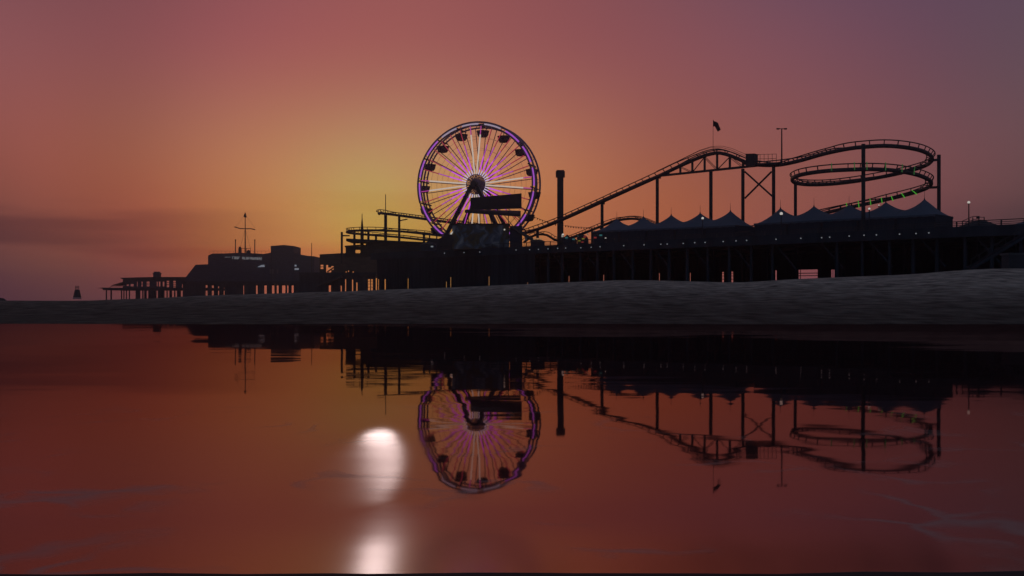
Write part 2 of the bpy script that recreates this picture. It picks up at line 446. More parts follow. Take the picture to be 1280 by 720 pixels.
def water_nodes(m):
    t = m.node_tree; t.nodes.clear(); K = t.nodes.new; LL = t.links.new
    out = K("ShaderNodeOutputMaterial")
    geo = K("ShaderNodeNewGeometry")
    mp = K("ShaderNodeMapping"); mp.inputs['Scale'].default_value = (0.55, 1.0, 1); LL(geo.outputs['Position'], mp.inputs[0])
    n1 = K("ShaderNodeTexNoise"); n1.inputs['Scale'].default_value = 0.20; n1.inputs['Detail'].default_value = 1.0; LL(mp.outputs[0], n1.inputs['Vector'])
    n2 = K("ShaderNodeTexNoise"); n2.inputs['Scale'].default_value = 1.1; n2.inputs['Detail'].default_value = 2; LL(mp.outputs[0], n2.inputs['Vector'])
    b1 = K("ShaderNodeBump"); b1.inputs['Distance'].default_value = 0.017; LL(n1.outputs[0], b1.inputs['Height'])
    b2 = K("ShaderNodeBump"); b2.inputs['Distance'].default_value = 0.0018; LL(n2.outputs[0], b2.inputs['Height']); LL(b1.outputs[0], b2.inputs['Normal'])
    gl = K("ShaderNodeBsdfGlossy"); gl.inputs['Roughness'].default_value = 0.03; gl.inputs['Color'].default_value = (1, 0.61, 0.58, 1)
    LL(b2.outputs[0], gl.inputs['Normal'])
    gl.inputs['Anisotropy'].default_value = 0.5
    tg = K("ShaderNodeCombineXYZ"); tg.inputs[1].default_value = 1.0; LL(tg.outputs[0], gl.inputs['Tangent'])
    # rougher patch and near fringe, added to spread the sun glint; the rest glassy
    sx_ = K("ShaderNodeSeparateXYZ"); LL(geo.outputs['Position'], sx_.inputs[0])
    vs_ = K("ShaderNodeVectorMath"); vs_.operation = 'SUBTRACT'; vs_.inputs[1].default_value = (-0.77, 5.0, 0); LL(geo.outputs['Position'], vs_.inputs[0])
    vm_ = K("ShaderNodeVectorMath"); vm_.operation = 'MULTIPLY'; vm_.inputs[1].default_value = (2.3, 0.42, 0); LL(vs_.outputs[0], vm_.inputs[0])
    vl_ = K("ShaderNodeVectorMath"); vl_.operation = 'LENGTH'; LL(vm_.outputs[0], vl_.inputs[0])
    p1 = K("ShaderNodeMapRange"); p1.interpolation_type = 'SMOOTHSTEP'; p1.inputs['From Min'].default_value = 1.0; p1.inputs['From Max'].default_value = 0.25; p1.inputs['To Max'].default_value = 0.15; LL(vl_.outputs['Value'], p1.inputs['Value'])
    p2 = K("ShaderNodeMapRange"); p2.interpolation_type = 'SMOOTHSTEP'; p2.inputs['From Min'].default_value = 4.6; p2.inputs['From Max'].default_value = 3.9; p2.inputs['To Max'].default_value = 0.12; LL(sx_.outputs['Y'], p2.inputs['Value'])
    ad_ = K("ShaderNodeMath"); ad_.operation = 'MAXIMUM'; LL(p1.outputs[0], ad_.inputs[0]); LL(p2.outputs[0], ad_.inputs[1])
    ar_ = K("ShaderNodeMath"); ar_.operation = 'ADD'; ar_.inputs[1].default_value = 0.028; LL(ad_.outputs[0], ar_.inputs[0]); LL(ar_.outputs[0], gl.inputs['Roughness'])
    df = K("ShaderNodeBsdfDiffuse"); df.inputs['Color'].default_value = (0.035, 0.02, 0.022, 1)
    fr = K("ShaderNodeFresnel"); fr.inputs['IOR'].default_value = 1.333
    ma = K("ShaderNodeMath"); ma.operation = 'MULTIPLY_ADD'; ma.use_clamp = True; ma.inputs[1].default_value = 0.39; ma.inputs[2].default_value = -0.078
    LL(fr.outputs[0], ma.inputs[0])
    mx = K("ShaderNodeMixShader"); LL(ma.outputs[0], mx.inputs[0]); LL(df.outputs[0], mx.inputs[1]); LL(gl.outputs[0], mx.inputs[2])
    # faint caustic light webs near the lens, painted as pale matte lines
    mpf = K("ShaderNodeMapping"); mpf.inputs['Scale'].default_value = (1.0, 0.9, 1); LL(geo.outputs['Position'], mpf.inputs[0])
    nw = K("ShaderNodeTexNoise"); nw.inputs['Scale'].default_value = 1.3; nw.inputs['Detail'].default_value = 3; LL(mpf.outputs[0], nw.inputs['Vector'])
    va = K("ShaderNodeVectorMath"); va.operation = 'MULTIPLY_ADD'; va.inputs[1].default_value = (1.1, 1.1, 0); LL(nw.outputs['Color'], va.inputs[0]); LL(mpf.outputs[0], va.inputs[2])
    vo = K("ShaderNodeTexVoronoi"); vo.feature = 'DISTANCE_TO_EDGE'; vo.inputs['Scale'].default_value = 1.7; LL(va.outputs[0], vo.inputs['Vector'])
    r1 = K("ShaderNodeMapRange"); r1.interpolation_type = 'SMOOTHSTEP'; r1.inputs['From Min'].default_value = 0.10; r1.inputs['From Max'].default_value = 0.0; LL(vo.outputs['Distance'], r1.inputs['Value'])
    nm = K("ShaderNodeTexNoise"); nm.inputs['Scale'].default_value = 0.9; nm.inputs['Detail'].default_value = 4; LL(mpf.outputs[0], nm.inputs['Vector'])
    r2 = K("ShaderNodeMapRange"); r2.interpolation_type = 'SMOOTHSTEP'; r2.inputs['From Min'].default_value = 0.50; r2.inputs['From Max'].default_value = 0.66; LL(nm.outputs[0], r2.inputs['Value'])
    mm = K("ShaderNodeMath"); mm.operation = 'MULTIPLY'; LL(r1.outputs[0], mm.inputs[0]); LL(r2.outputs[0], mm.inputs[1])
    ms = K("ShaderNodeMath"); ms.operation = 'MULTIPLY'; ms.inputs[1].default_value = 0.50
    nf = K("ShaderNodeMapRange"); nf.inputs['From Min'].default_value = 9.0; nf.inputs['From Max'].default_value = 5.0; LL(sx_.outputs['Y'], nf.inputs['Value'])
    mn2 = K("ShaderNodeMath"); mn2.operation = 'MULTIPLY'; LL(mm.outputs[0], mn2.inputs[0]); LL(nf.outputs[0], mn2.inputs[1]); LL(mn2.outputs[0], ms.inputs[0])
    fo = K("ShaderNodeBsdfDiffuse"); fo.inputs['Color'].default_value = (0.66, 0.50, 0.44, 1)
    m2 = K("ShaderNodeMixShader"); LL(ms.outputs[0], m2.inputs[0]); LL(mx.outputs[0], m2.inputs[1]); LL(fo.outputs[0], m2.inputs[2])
    LL(m2.outputs[0], out.inputs['Surface'])
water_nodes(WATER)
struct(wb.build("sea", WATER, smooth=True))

# near edge of the wet sand under the lens
ns = MB()
NX = [-40, -20, -10] + [-6 + .25 * i for i in range(49)] + [10, 20, 40]
NYR = [-60, -10, 2.0, 2.4, 2.7, 2.9, 3.0, 3.05, 3.1, 3.15, 3.2, 3.3]
nsn = len(NX)
def near_z(x, y):
    e = 3.07 + 0.03 * math.sin(x * 1.7) + 0.02 * math.sin(x * 4.1 + 1)
    return swell(x, max(1.75, y)) + max(-0.12, min(0.012, (e - y) * 0.05)) + 0.003 * mn_.noise(V(x * 4, y * 4, 0))
ns.add([V(x, y, near_z(x, y)) for y in NYR for x in NX], [(r * nsn + c, r * nsn + c + 1, (r + 1) * nsn + c + 1, (r + 1) * nsn + c) for r in range(len(NYR) - 1) for c in range(nsn - 1)])
struct(ns.build("wet_sand", mat("soaked sand", (0.02, 0.018, 0.02), 0.9, 0, 0.3, 6.0, 0.01), smooth=True))

# ------------------------------------------------------------------ pier
S0, S1 = -34.0, 98.0           # seaward end and landward end along the axis
pier = thing("pier", pp(30, 20, 0), "long dark timber pier on rows of piles behind the sand bank", "pier")
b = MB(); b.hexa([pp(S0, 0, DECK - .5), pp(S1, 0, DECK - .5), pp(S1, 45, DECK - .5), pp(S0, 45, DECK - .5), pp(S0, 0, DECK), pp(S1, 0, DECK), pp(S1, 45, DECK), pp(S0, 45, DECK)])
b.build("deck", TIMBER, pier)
b = MB(); b.hexa([pp(S0, -.25, 7.75), pp(S1, -.25, 7.75), pp(S1, -.003, 7.75), pp(S0, -.003, 7.75), pp(S0, -.25, DECK + .12), pp(S1, -.25, DECK + .12), pp(S1, -.003, DECK + .12), pp(S0, -.003, DECK + .12)])
b.build("fascia_board", TIMBER, pier)
b = MB()
n = int((S1 - S0) / 2.4)
for i in range(n + 1):
    s_ = S0 + .2 + i * (S1 - S0 - .4) / n
    b.bar(pp(s_, .2, DECK - .1), pp(s_, .2, DECK + .70), .13)
for z in (.27, .48, .70): b.bar(pp(S0 + .1, .2, DECK + z), pp(S1 - .1, .2, DECK + z), .06, .06 if z < .6 else .09)
b.build("railing", STEEL, pier)
GAPS = [(411, 413.6, 356.5, 367), (425.8, 427.2, 357, 366), (431.4, 432.6, 349, 364), (440, 441.4, 349, 364), (445.4, 446.8, 353, 366),
        (460, 462.6, 349, 366), (463.8, 466, 349, 366), (472.8, 474, 349, 354.5), (480.4, 482.8, 349, 366), (509.6, 511, 348, 352),
        (557.4, 558.8, 352, 364), (562.8, 564.4, 346.5, 364), (610.8, 612.2, 345.5, 362), (659, 660.2, 353, 360), (710.4, 712, 344.5, 360),
        (753.7, 755.3, 343, 358), (823.6, 824.8, 341.5, 356), (862, 863.6, 341, 356), (902.4, 905, 340, 358), (914, 916.6, 339.5, 358), (969, 971, 338, 354),
        (998.2, 1022, 337, 352), (1039, 1043.2, 337, 352)]
def slim(g):
    k = .42 if 550 < g[0] < 880 else (.6 if g[0] < 550 else .85)
    if g[1] - g[0] > 4: return g
    c = (g[0] + g[1]) / 2; h_ = max(.42, (g[1] - g[0]) / 2 * k); return (c - h_, c + h_, g[2], g[3])
GAPS = [slim(g) for g in GAPS]
def gap_wall(points_fn, z_of, px0, px1, y0, y1, gaps, th, mb, mi=0):
    """upright boarding seen between px0..px1, rows y0..y1, open where gaps are"""
    xs = sorted(gaps); cur = px0
    def panel(a, c, ya, yb):
        if c - a < .05 or yb - ya < .05: return
        p, q = points_fn(a), points_fn(c)
        poly = [V(p.x, p.y, z_of(yb, p.y)), V(q.x, q.y, z_of(yb, q.y)), V(q.x, q.y, z_of(ya, q.y)), V(p.x, p.y, z_of(ya, p.y))]
        mb.prism(poly, th, mi)
    for g0, g1, ya, yb in xs:
        panel(cur, g0, y0, y1); panel(g0, g1, y0, ya); panel(g0, g1, yb, y1); cur = g1
    panel(cur, px1, y0, y1)
b = MB()
# bulkhead at the far side of the piles
def bulk_pt(px): return ray_line(px, 41.5)
def bulk(px0, px1, gaps):
    xs = sorted(gaps); cur = px0
    def panel(a, c, za, zb):
        if c - a < .02: return
        p, q = bulk_pt(a), bulk_pt(c)
        b.prism([V(p.x, p.y, za), V(q.x, q.y, za), V(q.x, q.y, zb), V(p.x, p.y, zb)], N * 0.05)
    for g0, g1, ya, yb in xs:
        panel(cur, g0, -.8, 8.48)
        p = bulk_pt((g0 + g1) / 2); panel(g0, g1, Z_(ya, p.y), 8.48); cur = g1
    panel(cur, px1, -.8, 8.48)
def end_pt(px):
    d = V((px - 640) / F, 1, 0); o = pp(S1 - 1.0, 0)
    return d * ((o.x * N.y - o.y * N.x) / (d.x * N.y - d.y * N.x))
_c = pp(S1 - 1.0, 41.5); PXC = 640 + F * _c.x / _c.y
_c = pp(S1 - 1.0, .4); PX0 = 640 + F * _c.x / _c.y
bulk(PXC, 1480, [g for g in GAPS if g[0] > PXC])
_bp, _N = bulk_pt, N
bulk_pt = end_pt; N = U
bulk(PX0, PXC, [g for g in GAPS if PX0 < g[0] and g[1] < PXC])
bulk_pt, N = _bp, _N
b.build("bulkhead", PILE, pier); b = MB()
# stringers crossing the wide opening
for py in (341.6, 344.8):
    p, q = bulk_pt(998.2), bulk_pt(1022)
    b.bar(V(p.x, p.y, Z_(py, p.y)), V(q.x, q.y, Z_(py + (-.3), q.y)), .06, .12)
p = bulk_pt(1000.4); b.bar(V(p.x, p.y, 0), V(p.x, p.y, 8), .1)
p = bulk_pt(1041.2); b.bar(V(p.x, p.y, 0), V(p.x, p.y, 8), .08)
for py in (341.5, 345, 349):
    for a, c in ((902.4, 905), (914, 916.6), (460, 466)):
        p, q = bulk_pt(a), bulk_pt(c); yy = py if a > 500 else py + 10
        b.bar(V(p.x, p.y, Z_(yy, p.y)), V(q.x, q.y, Z_(yy, q.y)), .05, .10)
b.build("stringer", PILE, pier)
def clear_of_gaps(px, half=2.6):
    for g0, g1, _, _ in GAPS:
        if g0 - half < px < g1 + half: return False
    return True
npile = 0
for row_t, step in ((0.8, 3.1), (14, 4.6), (28, 4.6)):
    s_ = S0 + 1
    while s_ < S1 and npile < 92:
        p = pp(s_, row_t); px = 640 + F * p.x / p.y
        k = 0
        while not clear_of_gaps(px) and k < 24:
            s_ += .1; k += 1; p = pp(s_, row_t); px = 640 + F * p.x / p.y
        if k < 24 and px < 1330:
            m = MB(); rr = .2 + .04 * random.random()
            m.path([V(p.x + random.uniform(-.1, .1), p.y, -.9), V(p.x, p.y, 4), V(p.x, p.y, 8.5)], rr, 8, rad=[rr * 1.15, rr, rr * .95])
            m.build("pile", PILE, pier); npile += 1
        s_ += step + random.uniform(-.4, .4)
b = MB()
for t in (.8, 14, 28):
    b.bar(pp(S0 + .5, t, 8.2), pp(S1 - .5, t, 8.2), .35, .4)
b.build("cap_beam", PILE, pier)
b = MB()
# raking braces behind the front piles, kept off the openings in the bulkhead
i = 0; s_ = S0 + 2
while s_ < S1 - 8:
    q0, q1 = pp(s_, 1.4, 4.6), pp(s_ + 3.0, 1.4, 8.0)
    pxs = [640 + F * q.x / q.y for q in (q0, q1)]
    b = MB(); b.bar(q0, q1, .16, .2); b.build("brace", PILE, pier); s_ += 6.2

# the lamps along the edge beam
LAMPS = [(555.6, 316.4), (580, 315.6), (599.6, 315), (645, 312.4), (662, 312), (673, 311.6), (685, 311), (697, 310.4), (707, 310), (726, 309.6), (739, 309),
         (750, 308.4), (779.6, 307), (805, 306), (826, 305.3), (834, 305), (854, 304.2), (868.4, 303.3), (881.3, 303), (904, 301.8), (920, 301), (933.3, 300.4),
         (970, 299), (1001, 297.8), (1027, 297), (1037, 296.4), (1061.5, 295), (1080, 294), (1095.5, 293.5), (1124.4, 292.6), (1145, 291.8), (1161, 291)]
lamp0 = None
for px, py in LAMPS:
    p = on_pier(px, -.5, 0); p.z = Z_(py, p.y)
    if lamp0 is None:
        m = MB(); m.ball(p, .085, 1); m.bar(p + V(0, 0, .12), p + N * .25 + V(0, 0, .12), .05); m.lathe(p + V(0, 0, .05), [(.16, 0), (.05, .11)], 10)
        lamp0 = m.build("pier_lamp", [STEEL, BULB])
        tag(lamp0, "tiny lit bulb lamp fixed along the edge beam of the pier", "lamp", "small lamps along the pier edge")
        lamp_org = ORG[lamp0.name] - p
    else:
        o = lamp0.copy(); COL.objects.link(o); o.location = p + lamp_org

# ------------------------------------------------------------------ tents
def make_tent(s, px0, pyk, spacing, eave, valley, peak, label, mast=1.1, out=(0, 0)):
    p = pp(s, 7.0, DECK)
    r = thing("tent", p, label, "tent", "peaked canvas tents in rows on the pier")
    hs = spacing / 2; hd = 2.7; n = 10
    m = MB(); g = []
    for i in range(n + 1):
        for j in range(n + 1):
            a, c = -1 + 2 * i / n, -1 + 2 * j / n
            hip = 1 - max(0, a * out[1], -a * out[0]) ** 2.2
            z = eave + (valley - eave) * (1 - c * c) ** .9 * hip + (peak - valley) * (max(0, 1 - abs(a)) ** 1.55) * (max(0, 1 - abs(c)) ** 1.3)
            g.append(p + U * (a * hs * .999) + N * (c * hd) + V(0, 0, z - DECK))
    m.add(g, [(i * (n + 1) + j, i * (n + 1) + j + 1, (i + 1) * (n + 1) + j + 1, (i + 1) * (n + 1) + j) for i in range(n) for j in range(n)])
    # scalloped skirt
    for sgn in (-1, 1):
        a0 = [p + U * (-hs + 2 * hs * i / 8) + N * (sgn * (hd + .01)) + V(0, 0, eave - DECK + .02) for i in range(9)]
        low = [q - V(0, 0, .30 - .08 * abs(math.sin(i * math.pi / 2))) for i, q in enumerate(a0)]
        m.add(a0 + low, [(i, i + 1, 10 + i, 9 + i) for i in range(8)])
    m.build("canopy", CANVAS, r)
    m = MB()
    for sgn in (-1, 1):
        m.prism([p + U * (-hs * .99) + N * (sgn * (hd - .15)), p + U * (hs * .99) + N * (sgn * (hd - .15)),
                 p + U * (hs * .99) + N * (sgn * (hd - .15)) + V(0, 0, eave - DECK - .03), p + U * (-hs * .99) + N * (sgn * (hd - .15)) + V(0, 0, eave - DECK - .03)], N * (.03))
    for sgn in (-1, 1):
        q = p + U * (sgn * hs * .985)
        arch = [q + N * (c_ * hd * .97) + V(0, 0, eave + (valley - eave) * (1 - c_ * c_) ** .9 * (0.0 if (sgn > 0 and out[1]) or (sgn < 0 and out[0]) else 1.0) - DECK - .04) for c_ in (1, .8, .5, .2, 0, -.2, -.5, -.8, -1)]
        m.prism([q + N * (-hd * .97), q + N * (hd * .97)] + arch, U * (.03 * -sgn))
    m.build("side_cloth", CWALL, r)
    for sa in (-1, 1):
        for sb in (-1, 1):
            m = MB(); q = p + U * (sa * (hs - .1)) + N * (sb * (hd - .05)); m.tube(q, q + V(0, 0, eave - DECK), .05); m.build("pole", STEEL, r)
    m = MB(); k = p + V(0, 0, peak - DECK - .15); m.tube(k, k + V(0, 0, mast + .15), .035, 6, r2=.015); m.lathe(k + V(0, 0, .05), [(.12, 0), (.03, .25)], 8); m.build("finial", STEEL, r)
    return r
ORD = ["first", "second", "third", "fourth", "fifth"]
def tent_row(peaks, valley_y, eave_y, where):
    ss = [sp(px, 7.0) for px, _ in peaks]
    spc = abs(ss[-1] - ss[0]) / (len(ss) - 1)
    for i, (px, py) in enumerate(peaks):
        s = ss[0] + (ss[-1] - ss[0]) * i / (len(ss) - 1)
        q = pp(s, 7.0)
        e = pp(s, 4.3)
        make_tent(s, px, py, spc, Z_(interp(eave_y, px), e.y), Z_(interp(valley_y, px), q.y), Z_(py, q.y), "%s tent from the left in the row %s" % (ORD[i], where), out=(1 if i == len(peaks) - 1 else 0, 1 if i == 0 else 0))
tent_row([(771, 273.5), (805, 271), (839, 268.5), (875, 266.2), (913, 263.5)], [(757, 284), (790, 281.8), (822, 280.2), (858, 277.6), (893, 275.2), (931, 273)], [(758, 288.8), (933, 281.5)], "under the coaster hill")
tent_row([(975.6, 260), (1017.5, 257.6), (1061.5, 255.4), (1107, 252.6), (1155.6, 249)], [(955, 273), (996, 269.8), (1040, 267.6), (1085, 265.2), (1131, 262.8), (1180, 261)], [(953, 279.6), (1080, 273), (1184, 267.5)], "below the coaster spiral")
# one more canopy past the right edge
e_ = pp(sp(1292, 7), 7)
rt = make_tent(sp(1297, 7), 0, 0, 6.6, Z_(283, e_.y), Z_(279, e_.y), Z_(270, e_.y), "lone grey tent rising behind the railing at the right edge", out=(1, 1))

# ------------------------------------------------------------------ lamp posts with globes
def globe_post(px, py, t, label, r_=.2):
    q = on_pier_py(px, py, t); base = V(q.x, q.y, DECK)
    r = thing("lamp_post", base, label, "lamp post", "globe lamps on the pier")
    m = MB(); m.lathe(base, [(.22, 0), (.22, .15), (.1, .35), (.08, .6)], 10); m.tube(base + V(0, 0, .5), q - V(0, 0, r_ * .8), .075, 8, r2=.055); m.lathe(q - V(0, 0, r_ + .06), [(.06, 0), (.13, .07), (.12, .1)], 10); m.build("post", STEEL, r)
    m = MB(); m.ball(q, r_, 0, 12); m.build("globe", GLOBE, r, smooth=True)
    return r
globe_post(878.3, 272.8, 2.6, "globe lamp post in front of the fourth tent of the left row", .17)
globe_post(976.6, 267, 2.6, "globe lamp post in front of the leftmost tent of the right row", .2)
globe_post(1086.6, 261, 2.6, "globe lamp post just right of the tall coaster column", .14)
globe_post(1098.6, 256.6, 11.5, "small dim globe lamp peeping over the tent roofs", .09)
globe_post(1211, 253, 5.0, "lone globe lamp post right of all the tents, before open sky", .16)
globe_post(757, 298, 1.6, "low globe lamp by the coaster column left of the tents", .13)
globe_post(703.8, 293.2, 1.6, "low lamp post at the foot of the drop tower", .16)

# ------------------------------------------------------------------ main roller coaster
def catmull(P, step=.7):
    out = []
    for i in range(len(P) - 1):
        p0 = P[max(0, i - 1)]; p1 = P[i]; p2 = P[i + 1]; p3 = P[min(len(P) - 1, i + 2)]
        n = max(2, int((p2 - p1).length / step))
        for k in range(n):
            t = k / n
            out.append(.5 * ((2 * p1) + (p2 - p0) * t + (2 * p0 - 5 * p1 + 4 * p2 - p3) * t * t + (3 * p1 - p0 - 3 * p2 + p3) * t ** 3))
    out.append(P[-1]); return out
def track(root, ctrl, scale=1.0, bank=5.0, tie=1.0, led=None, name_mat=TRACK):
    pts = catmull([at(*c) for c in ctrl])
    n = len(pts); tang = []; side = []; upv = []
    for i in range(n):
        a, c = pts[max(0, i - 1)], pts[min(n - 1, i + 1)]
        tang.append((c - a).normalized())
    for i in range(n):
        a, c = tang[max(0, i - 3)], tang[min(n - 1, i + 3)]
        L_ = (pts[min(n - 1, i + 3)] - pts[max(0, i - 3)]).length or 1
        cv = (a.x * c.y - a.y * c.x) / L_
        roll = max(-.6, min(.6, cv * bank))
        s = tang[i].cross(V(0, 0, 1)).normalized(); u = s.cross(tang[i])
        side.append(s * math.cos(roll) + u * -math.sin(roll) * -1 if False else s * math.cos(roll) - u * math.sin(roll) * -1)
        upv.append(side[-1].cross(tang[i]))
    g, hgt = .52 * scale, .50 * scale
    m = MB(); m.path([p for p in pts], .26 * scale, 8); m.build("spine", name_mat, root)
    rails = []
    for sg in (-1, 1):
        rl = [p + side[i] * (sg * g) + upv[i] * hgt for i, p in enumerate(pts)]
        rails.append(rl)
        m = MB(); m.path(rl, .075 * scale, 6); m.build("rail", name_mat, root)
    m = MB(); ml = []; acc_ = 0
    for i in range(1, n):
        acc_ += (pts[i] - pts[i - 1]).length
        if acc_ >= tie * scale:
            acc_ = 0
            for rl in rails: m.bar(pts[i], rl[i], .10 * scale)
            ml.append(i)
    o = m.build("crossties", name_mat, root)
    return pts, side, upv, ml
coaster = thing("roller_coaster", pp(45, 10, DECK), "big steel roller coaster with lift hill, arched truss and double spiral", "roller coaster")
MAIN = [(474, 267.5, 222), (476, 266.6, 216), (500, 269.5, 212), (540, 275, 207), (580, 280.5, 203), (615, 286, 198), (640, 290, 191), (656, 291, 186), (672, 286.5, 182), (700, 275.8, 177.5), (752, 252.5, 170), (785, 237.5, 165), (821.5, 221, 160),
        (850, 207.5, 157), (874, 197, 155), (888, 192.5, 153.6), (900, 191.3, 152.4), (914, 195, 151.2), (928, 201, 150), (940, 205.2, 149), (955, 206.6, 148), (975, 206, 146.5), (1000, 200.8, 143.5),
        (1030, 192.3, 139.5), (1060, 186, 135.5), (1079, 183.8, 134), (1105, 182.3, 133), (1130, 184, 133.3), (1152, 188.5, 135.2), (1164, 195.5, 139), (1163, 203, 143.5), (1150, 209.6, 147), (1125, 216.5, 149.6), (1100, 221.6, 150.6),
        (1070, 226.6, 150.6), (1040, 230, 149.4), (1012, 230.8, 147), (994, 228.4, 143.4), (991, 223, 139.2), (1003, 218, 135.6), (1030, 214, 133.2), (1060, 212.2, 132.4), (1090, 211.6, 132.4), (1120, 213.4, 133.4),
        (1148, 219, 136), (1163, 226.4, 140), (1161, 233.6, 144), (1146, 239.8, 147), (1122, 246.2, 149), (1095, 252.4, 150), (1065, 258.6, 150.6), (1030, 266.6, 151.2), (995, 275.8, 152.2), (960, 284.3, 153.5), (935, 288.3, 155), (905, 291, 157), (870, 293, 160)]
tp, tside, tup, ties = track(coaster, MAIN)
def tY(px): # distance of the first run of track at a given column
    for a, c in zip(MAIN, MAIN[1:]):
        if a[0] <= px <= c[0]: return a[2] + (c[2] - a[2]) * (px - a[0]) / (c[0] - a[0])
    return 150
# lit green ties on the last turn
for lst, mt, name in (([(1056, 256.5), (1072, 254.5), (1088, 252), (1103, 249), (1118, 245.8), (1131, 242.4), (1143, 239)], LED_G, "tie_light"),
                      ([(1044, 214), (1064, 213), (1084, 212.5), (1104, 213), (1124, 215), (1140, 218)], LED_G2, "tie_light")):
    for px, py in lst:
        best = min(range(len(tp) // 2, len(tp)), key=lambda i: (640 + F * tp[i].x / tp[i].y - px) ** 2 + ((HOR - F * (tp[i].z - CAMH) / tp[i].y) - py) ** 2)
        i = best; c = tp[i]; toward = V(-c.x, -c.y, 0).normalized()
        sg = 1 if tside[i].dot(toward) > 0 else -1
        e = c + tside[i] * (sg * .62) + tup[i] * .66
        m = MB(); m.bar(c + tside[i] * (sg * .24) - tup[i] * .25, e, .085); m.build(name, mt, coaster)
# columns
def column(px, ytop, Y, r_=.3, arm=None, zb=DECK):
    q = at(px, ytop, Y); m = MB(); m.tube(V(q.x, q.y, zb), q, r_, 10); m.lathe(V(q.x, q.y, zb), [(r_ * 1.9, 0), (r_ * 1.9, .12), (r_ * 1.2, .14)], 10)
    if arm:
        for px2, y2, Y2, y1 in arm: m.bar(at(px, y1, Y), at(px2, y2, Y2), .3, .3)
    return m.build("support_column", STEEL, coaster)
column(482, 267, 214.6, .30); column(499, 270.5, 212, .23)
column(672, 288, 182, .24)
column(752.6, 253.5, 170, .24, [(756, 254.5, 170, 253.8)]); column(821.6, 221.5, 160, .235, [(826, 222, 160, 221.8)]); column(888.6, 214, 153.6, .25); column(928.6, 211, 150, .235); column(967, 208, 147.2, .235)
column(994.3, 229, 143.6, .21); column(1079.2, 180, 133.0, .245)
column(1173.6, 193.5, 141, .235, [(1160, 201, 141, 199.6), (1158, 234.6, 143, 234)])
m = MB(); m.bar(at(931, 214.5, 150), at(965.5, 245.5, 147.2), .16, .2); m.bar(at(964.5, 214.5, 147.35), at(931, 248, 150.2), .16, .2); m.build("cross_brace", STEEL, coaster)
# small bracket arms left
m = MB(); m.bar(at(499, 276, 212), at(509, 274, 210.5), .16, .2); m.build("bracket", STEEL, coaster)
# arched truss under the crest
def chord_y(px): return 219.6 + (203.5 - 219.6) * (px - 826) / (980 - 826)
m = MB(); pr = [at(px, chord_y(px), tY(px)) for px in range(826, 981, 6)]
for a, c in zip(pr, pr[1:]): m.bar(a, c, .3, .3)
def spine_y(px):
    for a, c in zip(MAIN, MAIN[1:]):
        if a[0] <= px <= c[0]: return a[1] + (c[1] - a[1]) * (px - a[0]) / (c[0] - a[0])
VX = [835.5, 850.4, 865.4, 880.8, 896.4, 912.3, 928.8]
for px in VX: m.bar(at(px, chord_y(px), tY(px)), at(px, spine_y(px), tY(px)), .3, .22)
dg = [(850.4, 1, 865.4, 0), (880.8, 1, 865.4, 0), (880.8, 1, 896.4, 0), (912.3, 1, 896.4, 0), (912.3, 1, 928.8, 0)]
for a, ta, c, tc_ in dg:
    for off in (-.42, .42):
        A1 = at(a, spine_y(a) + 1.5, tY(a)) + V(0, off, 0); C1 = at(c, chord_y(c), tY(c)) + V(0, off, 0); m.bar(A1, C1, .07)
m.build("arched_truss", STEEL, coaster)
# brake platform with cabin, walkway and rail
m = MB(); pl = [at(px, 206.3 - .02 * (px - 936), tY(px)) for px in (936, 976)]
dirp = (pl[1] - pl[0]).normalized(); nrmp = V(dirp.y, -dirp.x, 0).normalized()
for p_, q_ in ((pl[0], pl[1]),): m.bar(p_ + nrmp * .9, q_ + nrmp * .9, 1.0, .18)
for k in range(9):
    c = pl[0].lerp(pl[1], k / 8) + nrmp * 1.35
    if k >= 3: m.bar(c, c + V(0, 0, 1.25), .05)
for z in (.65, 1.25): m.bar(pl[0].lerp(pl[1], .33) + nrmp * 1.35 + V(0, 0, z), pl[1] + nrmp * 1.35 + V(0, 0, z), .05)
m.build("walkway", STEEL, coaster)
m = MB(); c = at(943.6, 206, tY(943.6)); m.box(c + nrmp * .9 - V(0, 0, .3), 1.25, 1.1, 1.55, dirp); m.box(c + nrmp * .9 + V(0, 0, 1.26), 1.4, 1.25, .1, dirp); m.box(c + nrmp * 1.46 + V(0, 0, .4), .95, .02, .6, dirp, 1); m.build("control_cabin", [STEEL, ROOFM], coaster)
# handrail over the lift hill
m = MB(); hp = [at(px, y, tY(px)) for px, y in ((820, 214.6), (850, 200.2), (874, 188.4), (888, 184), (896, 183.4), (902, 183.4), (914, 186.4), (930, 193.2), (938, 197))]
for off in (-.6, .6):
    for a, c in zip(hp, hp[1:]): m.bar(a + V(0, off, 0), c + V(0, off, 0), .05)
m.build("handrail", STEEL, coaster)

# tall double lamp beside the platform
q = at(972.8, 160.5, 146.8); base = V(q.x, q.y, Z_(206, 146.8)) + V(0, -1.9, 0); base.z = Z_(206.5, base.y); top = V(base.x, base.y, Z_(160.5, base.y))
fl = thing("floodlight_mast", base, "tall thin twin-headed floodlight mast on the coaster platform", "floodlight")
m = MB(); m.tube(base, top, .11, 8, r2=.08); m.bar(top + V(-.55, 0, -.05), top + V(.55, 0, -.05), .08); m.build("mast", STEEL, fl)
for sg in (-1, 1):
    m = MB(); c = top + V(sg * .5, 0, -.08); m.prism([c + V(-.16, -.14, -.06), c + V(.16, -.14, -.06), c + V(.2 * 1, -.14, .1), c + V(-.2, -.14, .1)], V(0, .28, 0)); m.build("lamp_head", STEEL, fl)
